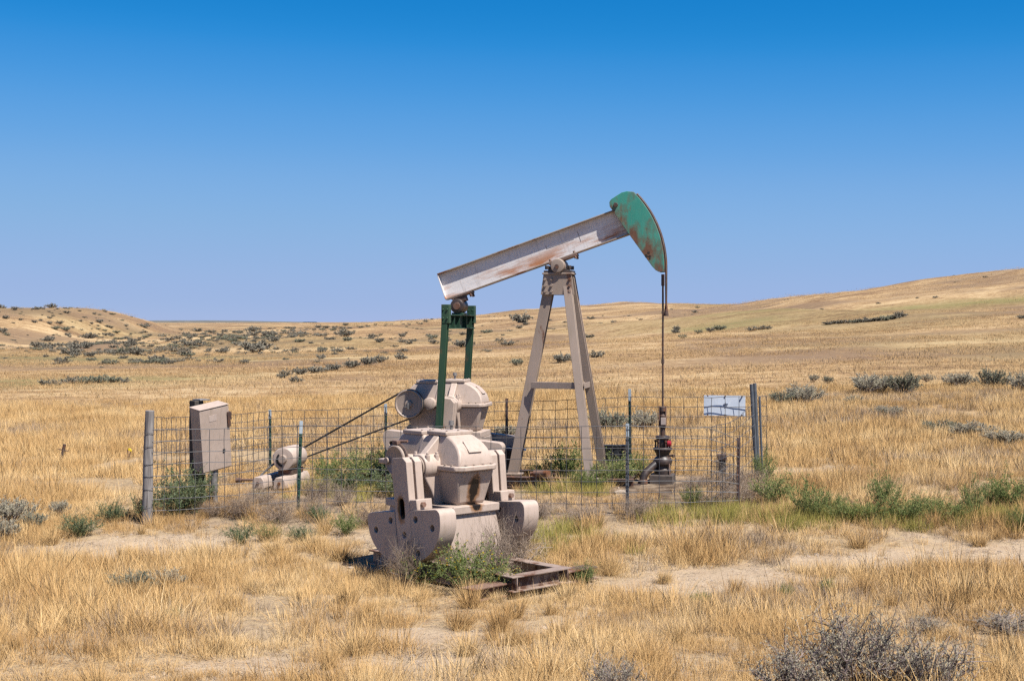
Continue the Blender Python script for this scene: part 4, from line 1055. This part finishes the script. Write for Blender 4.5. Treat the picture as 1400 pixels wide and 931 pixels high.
# --- sagebrush left of the fence and in the middle distance
SM = [shrub('sage_mid', 120 + k, 1.0, 0.55, 22, 11, 30, 0.036, 0.012, 'sage_green' if k % 2 else 'sage', r0=0.014, gnarl=0.45, low=0.3) for k in range(3)]
for k, (x, y, w, h, lab) in enumerate([
        (-6.2, 17.59, 0.6, 0.34, 'pale grey sagebrush cut by the left edge'), (-5.84, 17.33, 0.34, 0.2, 'small sagebrush just right of the pale one at the left edge'),
        (-6.04, 16.8, 0.5, 0.24, 'brownish sagebrush low at the left edge'), (-5.75, 18.1, 0.3, 0.2, 'tiny sage tuft in pale grass left of the wooden post'),
        (-3.8, 14.2, 0.5, 0.24, 'grey twiggy sage low in the golden grass of the left foreground'), (-3.5, 14.4, 0.42, 0.2, 'second low grey sage in the grass of the left foreground'),
        (7.41, 36.4, 1.15, 0.6, 'blue grey sagebrush right of the corner post, the taller of a pair'), (6.8, 35.9, 0.8, 0.42, 'lower left sagebrush of the pair right of the corner post'),
        (8.81, 36.6, 0.56, 0.22, 'low sagebrush trailing right of the pair by the corner post'),
        (10.1, 40.5, 1.25, 0.65, 'left sagebrush of the dark pair on the right slope'), (11.04, 40.1, 1.15, 0.66, 'right sagebrush of the dark pair on the right slope'), (10.6, 40.8, 0.8, 0.5, 'sagebrush filling the gap in the dark pair on the right slope'),
        (13.6, 43.1, 1.1, 0.5, 'first sagebrush of the row running off the right edge'), (14.25, 42.2, 1.05, 0.66, 'tallest sagebrush of the row at the right edge'), (14.5, 40.3, 1.0, 0.55, 'last sagebrush cut by the right edge'),
        (10.28, 48.5, 0.45, 0.28, 'left of two small sage dots above the pair by the corner post'), (10.46, 47.1, 0.4, 0.26, 'right of two small sage dots above the pair by the corner post'), (13.6, 46.6, 0.6, 0.25, 'sparse dead topped sage between the two dark clumps'),
        (8.4, 32.0, 0.8, 0.28, 'brown low sage in open grass below the dark pair'), (8.2, 27.1, 0.9, 0.26, 'low greenish sage at far right, upper of three'), (8.36, 25.8, 0.9, 0.3, 'low greenish sage at far right, middle of three'), (8.38, 24.1, 0.85, 0.32, 'low greenish sage at far right, nearest of three'),
        (1.95, 28.6, 0.95, 0.52, 'grey sagebrush seen through the fence beside the dark rear leg'), (2.73, 29.4, 0.85, 0.45, 'grey sagebrush seen through the fence behind the green post'), (-0.1, 27.5, 0.6, 0.35, 'dim sage seen between rear leg and old gearbox')]):
    plant('sagebrush', SM[k % 3], lab, 'sagebrush', x, y, w, h / 0.55, pr.uniform(0, 6), 'sagebrush in the middle distance')
# --- far sagebrush, single meshes
SF = [joined('sagebrush_small', shrub('sage_far', 140 + k, 1.0, 0.5, 14, 7, 20, 0.075, 0.032, 'sage_green' if k == 1 else 'sage_far', r0=0.014, gnarl=0.4, upright=0.35, low=0.1)) for k in range(4)]


ORD = 'first second third fourth fifth sixth seventh eighth ninth tenth eleventh twelfth thirteenth fourteenth fifteenth sixteenth seventeenth eighteenth nineteenth twentieth'.split()


def nth(k, n):
    return 'rightmost' if k == n - 1 and n > 1 else 'leftmost' if k == 0 and n > 1 else ORD[k] + ' from left'


def far_sage(pts, label, group, jit=0.0):
    for q, (x, y, w, h) in enumerate(sorted(pts, key=lambda t: t[0] / t[1])):
        o = bpy.data.objects.new('sagebrush', pr.choice(SF)); C.objects.link(o)
        o.location = (x, y, float(surf(x, y)) - 0.03); o.scale = (w, w, h / 0.5); o.rotation_euler[2] = pr.uniform(0, 6)
        tag(o, label if len(pts) == 1 else '%s, %s' % (label, nth(q, len(pts))), 'sagebrush', group)


far_sage([(-9.84, 66, 0.9, 0.36), (-9.29, 66.9, 1.0, 0.36), (-8.71, 69.4, 0.95, 0.36), (-8.1, 71.9, 1.05, 0.42), (-8.04, 79.3, 1.2, 0.5), (-7.76, 82.9, 1.1, 0.48), (-6.85, 87.6, 0.9, 0.36), (-10.4, 65.2, 0.8, 0.3), (-8.4, 75, 0.9, 0.35), (-9.0, 68.0, 0.8, 0.3)],
         'grey sagebrush in the slanting row behind the motor', 'slanting sagebrush row')
far_sage([(-8.74, 57.6, 0.6, 0.26), (-10.02, 61.9, 0.6, 0.25)], 'lone sage dot below the slanting sagebrush row', 'dots below the row')
far_sage([(0.26, 73.2, 0.75, 0.45)], 'single sage between the green arms and the tapering legs', None)
far_sage([(2.57, 73.6, 1.2, 0.5), (3.39, 73.2, 1.0, 0.4), (4.64, 78.5, 1.1, 0.4)], 'sagebrush right of the crossed legs in open grass', 'sage behind the legs')
far_sage([(-19.9, 60.6, 0.7, 0.28), (-19.4, 60.7, 0.75, 0.28), (-19.1, 61.6, 0.75, 0.33), (-18.5, 61.7, 0.85, 0.36), (-17.8, 61.3, 0.85, 0.42), (-17.1, 60.9, 0.8, 0.34), (-16.5, 60.5, 0.55, 0.24), (-18.1, 61.0, 0.8, 0.34)],
         'blue green sagebrush in the short row across the left flat', 'left flat sagebrush row')

# --- brush in the eroded bank across the right slope
far_sage([(20.5 + 0.62 * q, 121.5 - 0.16 * q * 0.62 * 2 + pr.uniform(-0.5, 0.5), pr.uniform(1.0, 1.7), pr.uniform(0.25, 0.5)) for q in (0, 1, 2, 10, 11, 12, 13, 14, 15, 16, 17, 18, 19)], 'dark brush in the eroded bank across the right slope', 'brush along the bank')
far_sage([(15.3, 132.3, 0.9, 0.5), (16.0, 121.8, 0.8, 0.4), (18.7, 128, 1.3, 0.5), (17.3, 124, 0.9, 0.45), (14.6, 127, 0.9, 0.4), (13.2, 110, 0.8, 0.4)], 'sage dot on the slope right of the hanging rod', 'sage dots by the rod')
# --- green weeds
GW = [shrub('weed', 160 + k, 1.0, 0.8, 24, 10, 15, 0.048, 0.015, ('weed_blue', 'weed', 'weed')[k], 'weed', r0=0.006, gnarl=0.35, upright=0.8, low=0.12, tip=1.25, ragged=0.5) for k in range(3)]
WEEDS = [(-4.22, 17.95, 0.78, 0.56, 0, 'large dark green weed spilling round the wooden post, tallest on its right'), (-4.55, 17.62, 0.36, 0.38, 0, 'green weed at the foot of the wooden post'),
         (-4.95, 17.6, 0.42, 0.25, 0, 'low rounded weed on bare sand left of the wooden post'), (-5.15, 16.9, 0.5, 0.26, 0, 'scattered grey green weed on sand, nearer than the wooden post'), (-4.05, 18.25, 0.5, 0.5, 0, 'dark green weed at the foot of the cabinet post'),
         (-3.14, 16.45, 0.42, 0.22, 0, 'sprawling weed on the sand below the dead brush, left one'), (-2.85, 16.6, 0.34, 0.2, 1, 'sprawling weed on the sand below the dead brush, right one'), (-1.95, 16.7, 0.36, 0.28, 1, 'green weed in front of the fence left of the old gear unit'),
         (-2.45, 16.5, 0.36, 0.18, 0, 'flat weed in front of the leaning green post'), (-2.37, 17.4, 0.3, 0.2, 0, 'small weed at the fence line right of the leaning green post'),
         (-2.26, 21.5, 0.75, 0.48, 1, 'tall green weeds behind the belts, middle clump'), (-2.75, 21.3, 0.6, 0.36, 2, 'green weeds behind the belts, clump nearest the motor'), (-1.85, 21.3, 0.5, 0.5, 1, 'green weeds behind the belts, clump nearest the gearbox'),
         (0.78, 20.1, 0.6, 0.62, 1, 'leafy green weed between the tapering legs'), (0.45, 20.3, 0.4, 0.34, 1, 'low green weed by the rear leg foot'), (1.45, 19.85, 0.62, 0.42, 1, 'bushy green weed in front of the black tub'), (1.05, 19.15, 0.5, 0.3, 2, 'green weed at the foot of the near front leg'), (1.78, 20.3, 0.4, 0.4, 1, 'green weed between the black tub and the wellhead'),
         (-2.3, 19.5, 0.8, 0.34, 0, 'grey green weeds inside the fence right of the leaning green post'), (-1.65, 19.1, 0.7, 0.36, 0, 'grey green weeds inside the fence close to the old gear unit'), (-2.0, 20.4, 0.8, 0.36, 2, 'yellow green weeds under the drive belts'), (3.45, 19.45, 0.34, 0.46, 2, 'yellow green weed round the leaning corner posts'), (2.28, 17.95, 0.30, 0.26, 1, 'small leafy weed right of the wellhead by the fence'), (0.72, 14.15, 0.24, 0.24, 1, 'small green weed at the right end of the rusty sleeper'),
         (-3.0, 12.6, 0.14, 0.14, 1, 'sprig of green in the golden grass of the left foreground'), (1.75, 13.1, 0.2, 0.14, 1, 'green sprig on bare ground right of the skid'), (2.55, 13.2, 0.16, 0.15, 1, 'left of two green sprigs in the right foreground grass'), (2.95, 13.3, 0.16, 0.16, 1, 'right of two green sprigs in the right foreground grass'), (5.0, 13.4, 0.3, 0.2, 2, 'yellow green sprig by the sandy track at right')]
for x, y, w, h, k, lab in WEEDS:
    plant('green_weed', GW[k], lab, 'weed', x, y, w, h / 0.8, pr.uniform(0, 6), 'green weeds')
STRIP = [(3.27, 17.7), (3.50, 17.4), (3.78, 17.25), (4.07, 17.2), (4.34, 17.15), (4.62, 17.0), (4.91, 17.0), (5.23, 16.95), (5.52, 16.8), (5.85, 16.7), (6.19, 17.2), (5.85, 17.1), (4.52, 17.4), (5.0, 17.35), (6.4, 16.8), (3.9, 17.6)]
ps = random.Random(5)
for i, (x, y) in enumerate(sorted(STRIP, key=lambda t: t[0] / t[1])):
    plant('green_weed', GW[1 + i % 2], 'leafy weed in the green strip right of the fence, ' + nth(i, len(STRIP)), 'weed', x + ps.uniform(-0.1, 0.1), y + ps.uniform(-0.3, 0.4), ps.uniform(0.3, 0.66), ps.uniform(0.22, 0.56), ps.uniform(0, 6), 'weeds in the green strip')
FW = shrub('flower_weed', 170, 1.0, 0.85, 22, 10, 14, 0.045, 0.013, 'weed', 'weed', r0=0.006, gnarl=0.25, upright=0.8, low=0.1, flower=0.3)
for x, y, w, h, lab in [(-0.42, 13.75, 0.78, 0.52, 'yellow flowered green weed before the old gear unit, the biggest'), (-0.90, 14.05, 0.55, 0.36, 'yellow flowered weed under the near counterweight'), (-0.12, 13.6, 0.42, 0.34, 'yellow flowered weed by the rusty sleeper end')]:
    plant('flowering_weed', FW, lab, 'weed', x, y, w, h / 0.85, pr.uniform(0, 6), 'flowering weeds')
# --- dead brush and pale twigs
DB = [shrub('dead_brush', 180 + k, 1.0, 0.6, 40, 16, 0, 0, 0, 'sage', 'twig', r0=0.0065, gnarl=0.9, upright=0.15, low=0.1, tip=1.2) for k in range(3)]
DEAD = [(-3.38, 17.7), (-2.89, 17.5), (-2.48, 17.75), (-1.27, 17.55), (-1.7, 17.2), (0.32, 17.5), (0.89, 17.25), (1.52, 17.3), (2.11, 17.8), (2.55, 18.0), (1.95, 18.2), (2.88, 18.0), (-2.2, 18.5), (-3.75, 17.85), (2.4, 18.8), (2.9, 18.9), (3.15, 18.6), (-3.0, 18.2), (-1.4, 18.4), (-1.9, 18.0), (1.2, 17.9), (2.6, 19.4)]
DEAD = [p for p in DEAD if p not in ((1.95, 18.2), (2.11, 17.8), (1.2, 17.9), (-1.9, 18.0), (-1.4, 18.4))] + [(-2.6, 18.9), (-3.3, 18.6), (3.2, 19.2)]
DEAD.sort(key=lambda t: t[0] / t[1]); LEFT_ = [p for p in DEAD if p[0] < -0.5]; RIGHT_ = [p for p in DEAD if p[0] >= -0.5]
for i, (x, y) in enumerate(DEAD):
    lab = 'dead brush at the fence foot left of the old gear unit, ' + nth(i, len(LEFT_)) if x < -0.5 else 'dead brush at the fence foot right of the old gear unit, ' + nth(i - len(LEFT_), len(RIGHT_))
    plant('dead_brush', DB[i % 3], lab, 'dead brush', x, y, pr.uniform(0.4, 0.8), pr.uniform(0.3, 0.62), pr.uniform(0, 6), 'dead brush along the fence')
for x, y, w, h, lab in [(0.02, 14.75, 0.75, 1.05, 'pale bare twigs tangled between the cranks of the old gear unit'), (-0.15, 14.15, 0.5, 1.2, 'pale bare twigs before the oil stained housing'), (-1.05, 14.0, 0.45, 0.9, 'dry stalks before the near counterweight'), (-0.55, 14.25, 0.5, 0.8, 'pale twigs at the pedestal foot of the old gear unit'), (3.05, 20.7, 0.35, 0.5, 'brittle twigs behind the sign')]:
    plant('dead_brush', DB[1], lab, 'dead brush', x, y, w, h, pr.uniform(0, 6), 'loose dead twigs')

# ------------------------------------------------------------------ grass and other cover
VAR = {}


def variants(key, meshes):
    col = bpy.data.collections.new(key)
    for k, m_ in enumerate(meshes):
        col.objects.link(bpy.data.objects.new('%s_%02d' % (key, k), m_))
    VAR[key] = col
    return col


def scatter(name, label, cat, key, x, y, sc, idx, zs=None, tilt=0.12, seed=0, sink=0.0):
    r_ = np.random.default_rng(seed); n = len(x)
    me = bpy.data.meshes.new(name); me.vertices.add(n)
    me.vertices.foreach_set('co', np.stack([x, y, surf(x, y) - sink], -1).astype(np.float32).ravel())
    rot = np.stack([r_.normal(0, tilt, n), r_.normal(0, tilt, n), r_.uniform(0, 6.283, n)], -1).astype(np.float32)
    s3 = np.stack([sc, sc, sc * (zs if zs is not None else 1.0)], -1).astype(np.float32)
    for nm, val in (('rot', rot), ('sc', s3)):
        a = me.attributes.new(nm, 'FLOAT_VECTOR', 'POINT'); a.data.foreach_set('vector', val.ravel())
    a = me.attributes.new('ix', 'INT', 'POINT'); a.data.foreach_set('value', idx.astype(np.int32))
    o = bpy.data.objects.new(name, me); C.objects.link(o); tag(o, label, cat, None, 'stuff')
    ng = bpy.data.node_groups.new(name, 'GeometryNodeTree')
    ng.interface.new_socket('Geometry', in_out='INPUT', socket_type='NodeSocketGeometry'); ng.interface.new_socket('Geometry', in_out='OUTPUT', socket_type='NodeSocketGeometry')
    gi = ng.nodes.new('NodeGroupInput'); go = ng.nodes.new('NodeGroupOutput')
    ci = ng.nodes.new('GeometryNodeCollectionInfo'); ci.inputs['Collection'].default_value = VAR[key]; ci.inputs['Separate Children'].default_value = True; ci.inputs['Reset Children'].default_value = True
    ip = ng.nodes.new('GeometryNodeInstanceOnPoints'); ip.inputs['Pick Instance'].default_value = True

    def attr(nm, typ):
        q = ng.nodes.new('GeometryNodeInputNamedAttribute'); q.data_type = typ; q.inputs['Name'].default_value = nm
        return q.outputs['Attribute']
    ng.links.new(gi.outputs[0], ip.inputs['Points']); ng.links.new(ci.outputs[0], ip.inputs['Instance'])
    ng.links.new(attr('ix', 'INT'), ip.inputs['Instance Index']); ng.links.new(attr('rot', 'FLOAT_VECTOR'), ip.inputs['Rotation']); ng.links.new(attr('sc', 'FLOAT_VECTOR'), ip.inputs['Scale'])
    ng.links.new(ip.outputs[0], go.inputs[0])
    o.modifiers.new('scatter', 'NODES').node_group = ng
    return o


def field(y0, y1, dens, seed, half=0.43, pad=1.6):
    """random points over the land between two distances"""
    r_ = np.random.default_rng(seed)
    n = int(dens * ((y1 ** 2 - y0 ** 2) * half + 2 * pad * (y1 - y0)))
    y = np.sqrt(r_.uniform(y0 ** 2, y1 ** 2, n)); x = r_.uniform(-1, 1, n) * (half * y + pad)
    return x, y, r_


SOLID = [(-0.64, 14.68, 0.55), (-0.25, 14.3, 0.35), (0.0, 14.0, 0.25), (2.1, 19.75, 0.45), (1.85, 19.3, 0.4), (1.85, 18.75, 0.3)] + [(*pj(q, 0), 0.55) for q in (-4.2, -3.6, -3.0, -2.4)]


def clear(x, y):
    k = np.ones(len(x), bool)
    for cx, cy, r in SOLID:
        k &= (x - cx) ** 2 + (y - cy) ** 2 > r * r
    return k


variants('near_grass', [tuft_mesh('near_tuft', 300 + k, 150, 0.11, 0.09 + 0.022 * (k % 4), 0.62, 0.0024, 'straw', 0.45) for k in range(6)] + [tuft_mesh('tall_tuft', 320 + k, 46, 0.05, 0.24, 0.5, 0.0036, 'straw') for k in range(3)] + [tuft_mesh('forb_tuft', 330 + k, 90, 0.12, 0.10, 0.7, 0.0026, 'forb', 0.5) for k in range(3)])
x, y, r_ = field(7.6, 20, 85, 1)
b = bare_map(x, y); hgt = fbm(x / 2.2, y / 2.2, 61)
keep = (r_.uniform(0, 1, len(x)) > np.clip(b * 1.55, 0, 0.975)) & clear(x, y) & (r_.uniform(0, 1, len(x)) < 0.25 + 1.2 * ss(0.36, 0.56, fbm(x / 0.7, y / 0.6, 68)))
keep &= ~((y > 16.2) & (y < 20) & (x > -3.6) & (x < 3.2) & (r_.uniform(0, 1, len(x)) < 0.5))
x, y, b, hgt = x[keep], y[keep], b[keep], hgt[keep]
tall = (r_.uniform(0, 1, len(x)) < 0.07); forb = r_.uniform(0, 1, len(x)) < 0.06 + 0.5 * ss(0.55, 0.7, fbm(x / 1.3, y / 1.0, 67))
scatter('dry_grass', 'dry golden grass covering the near ground', 'grass', 'near_grass', x, y, (0.25 + 1.75 * hgt) * (1 - 0.4 * b) * r_.uniform(0.7, 1.25, len(x)), np.where(tall, r_.integers(6, 9, len(x)), np.where(forb, r_.integers(9, 12, len(x)), r_.integers(0, 6, len(x)))), seed=2)
# round bunch grasses standing alone
variants('bunch_grass', [tuft_mesh('bunch', 340 + k, 420, 0.06, 0.22, 0.6, 0.0028, 'straw', 0.25) for k in range(3)])
x, y, r_ = field(9, 18, 1.1, 5)
hand = np.array([(5.16, 15.66), (-0.1, 12.1), (0.35, 12.7), (-0.45, 12.2), (0.12, 11.6), (-0.35, 11.2), (1.55, 14.2), (2.15, 13.6), (0.95, 13.4), (-1.3, 12.9), (1.0, 14.6)])
x = np.concatenate([x, hand[:, 0]]); y = np.concatenate([y, hand[:, 1]]); k = clear(x, y); x, y = x[k], y[k]
scatter('bunch_grass', 'round straw coloured bunch grasses dotted over the near ground', 'grass', 'bunch_grass', x, y, np.random.default_rng(6).uniform(0.55, 1.15, len(x)), np.random.default_rng(7).integers(0, 3, len(x)), seed=8)

variants('field_grass', [tuft_mesh('field_tuft', 360 + k, 150, 0.24, 0.14 + 0.03 * (k % 3), 0.6, 0.0050, 'straw', 0.45) for k in range(5)] + [tuft_mesh('field_forb', 370, 120, 0.24, 0.13, 0.7, 0.005, 'forb', 0.5)])
x, y, r_ = field(19.5, 44, 22, 9)
b = bare_map(x, y) * (1 - ss(26, 34, y)); hgt = fbm(x / 3.5, y / 3.5, 62)
keep = (r_.uniform(0, 1, len(x)) > np.clip(b * 1.4, 0, 0.97)) & clear(x, y) & (fbm(x / 5, y / 5, 64) > 0.28)
x, y, hgt = x[keep], y[keep], hgt[keep]
scatter('field_grass', 'pale dry grass of the field behind the fence', 'grass', 'field_grass', x, y, (0.5 + 0.95 * hgt) * r_.uniform(0.75, 1.2, len(x)), np.where(r_.uniform(0, 1, len(x)) < 0.05 + 0.55 * ss(0.48, 0.72, fbm(x / 4, y / 2.5, 69)), 5, r_.integers(0, 5, len(x))), seed=10)

variants('slope_grass', [tuft_mesh('slope_tuft', 380 + k, 110, 0.8, 0.085, 0.85, 0.010, 'straw_far', 0.5) for k in range(4)])
x, y, r_ = field(42, 125, 1.9, 11)
keep = fbm(x / 14, y / 5, 65) > 0.42
x, y = x[keep], y[keep]
scatter('slope_grass', 'dry grass of the far flat and lower slopes', 'grass', 'slope_grass', x, y, r_.uniform(0.6, 1.35, len(x)), r_.integers(0, 4, len(x)), seed=12, zs=r_.uniform(0.7, 1.2, len(x)))
variants('hill_grass', [tuft_mesh('hill_tuft', 400 + k, 110, 1.6, 0.10, 0.9, 0.022, 'straw_far', 0.5) for k in range(4)])
x, y, r_ = field(120, 420, 0.2, 13)
keep = fbm(x / 30, y / 14, 66) > 0.48
x, y = x[keep], y[keep]
scatter('hill_grass', 'dry grass tufts over the far hills', 'grass', 'hill_grass', x, y, r_.uniform(0.6, 1.3, len(x)), r_.integers(0, 4, len(x)), seed=14, zs=r_.uniform(0.5, 0.9, len(x)))

# fresh grass along the damp strip in front of the right half of the fence
variants('green_grass', [tuft_mesh('green_tuft', 420 + k, 120, 0.12, 0.16, 0.45, 0.0042, 'weed_lime') for k in range(3)])
r_ = np.random.default_rng(15); n = 240
t = r_.uniform(0, 1, n); x = 1.6 + 4.6 * t + r_.normal(0, 0.15, n); y = 17.25 - 0.45 * t + r_.normal(0, 0.26, n)
x = np.concatenate([x, r_.normal(0.4, 0.5, 60), r_.normal(0.9, 0.4, 50), r_.normal(-2.3, 0.5, 50)]); y = np.concatenate([y, r_.normal(16.2, 0.4, 60), r_.normal(19.2, 0.3, 50), r_.normal(19.8, 0.6, 50)])
k = clear(x, y); x, y = x[k], y[k]
scatter('green_grass', 'fresh yellow green grass along the front of the fence and green strip', 'grass', 'green_grass', x, y, r_.uniform(0.5, 1.1, len(x)), r_.integers(0, 3, len(x)), seed=16)

# sage scattered thick over the far slopes, past counting
variants('distant_sage', SF[:4])
x, y, r_ = field(82, 330, 0.13, 17)
f_ = fbm(x / 22, y / 30, 81)
w_ = (0.06 + 0.8 * ss(0.52, 0.66, f_)) * (0.25 + 0.75 * ss(95, 140, y))
w_ = w_ * np.where(x < -8 - 0.03 * y, 1.5, 0.13)  + 0.8 * np.exp(-(((x + 42) / 12) ** 2 + ((y - 165) / 40) ** 2)) 
keep = r_.uniform(0, 1, len(x)) < np.clip(w_, 0, 1)
x, y = x[keep], y[keep]
for cx, cy, sx_, sy_, k in ((-44, 172, 9, 26, 260), (-58, 195, 9, 16, 110), (-30, 122, 8, 10, 90), (-34, 205, 12, 40, 170), (-24, 96, 6, 6, 45), (-70, 235, 16, 10, 120), (-14, 150, 8, 30, 70), (2, 210, 25, 45, 60)):
    x = np.concatenate([x, r_.normal(cx, sx_, k)]); y = np.concatenate([y, r_.normal(cy, sy_, k)])
k = y > 84; x, y = x[k], y[k]
scatter('distant_sagebrush', 'countless grey sagebrush dots over the far slopes', 'sagebrush', 'distant_sage', x, y, np.exp(r_.normal(-0.5, 0.55, len(x))), r_.integers(0, 4, len(x)), seed=18, zs=r_.uniform(0.5, 0.85, len(x)), tilt=0.03, sink=0.04)


# litter: fallen straw and twigs, and pebbles on the bare sand
def litter_mesh(name, seed, mat, n, ln, wd):
    r_ = np.random.default_rng(seed)
    base = np.stack([r_.normal(0, 0.16, n), r_.normal(0, 0.16, n), r_.uniform(0.003, 0.02, n)], -1)
    a = r_.uniform(0, 6.28, n); l_ = ln * r_.uniform(0.4, 1.4, n)
    vec = np.stack([np.cos(a) * l_, np.sin(a) * l_, r_.normal(0.0, 0.10, n) * l_], -1)
    v, q, t_ = ribbon(base, vec, vec * 0.0 + r_.normal(0, 0.01, (n, 3)), np.full(n, wd), r_)
    return np_mesh(name, v, [q, t_], [mat], np.repeat(r_.uniform(0, 1, n), 5))


variants('litter', [litter_mesh('fallen_straw', 500, 'straw', 60, 0.12, 0.004), litter_mesh('fallen_twigs', 501, 'twig', 40, 0.14, 0.005), litter_mesh('fallen_mix', 502, 'twig', 60, 0.07, 0.004)])
x, y, r_ = field(8, 21.5, 15, 19)
k = clear(x, y); x, y = x[k], y[k]
scatter('straw_litter', 'fallen straw and twigs strewn over the bare soil', 'litter', 'litter', x, y, r_.uniform(0.6, 1.3, len(x)), r_.integers(0, 3, len(x)), seed=20, tilt=0.03)


def pebble(name, seed):
    bm = bmesh.new(); bmesh.ops.create_icosphere(bm, subdivisions=1, radius=1.0); r_ = random.Random(seed)
    for v in bm.verts:
        v.co = Vector((v.co.x * r_.uniform(0.7, 1.2), v.co.y * r_.uniform(0.6, 1.0), v.co.z * r_.uniform(0.4, 0.7)))
    me = bpy.data.meshes.new(name); bm.to_mesh(me); bm.free(); me.materials.append(M['stone']); return me


variants('pebbles', [pebble('pebble_shape', k) for k in range(3)])
x, y, r_ = field(8.5, 20, 60, 21)
keep = (bare_map(x, y) > 0.3) & clear(x, y)
x, y = x[keep], y[keep]
scatter('gravel', 'small pebbles and clods on the bare sandy patches', 'gravel', 'pebbles', x, y, 0.008 * np.exp(r_.normal(0, 0.65, len(x))), r_.integers(0, 3, len(x)), seed=22, tilt=0.3)
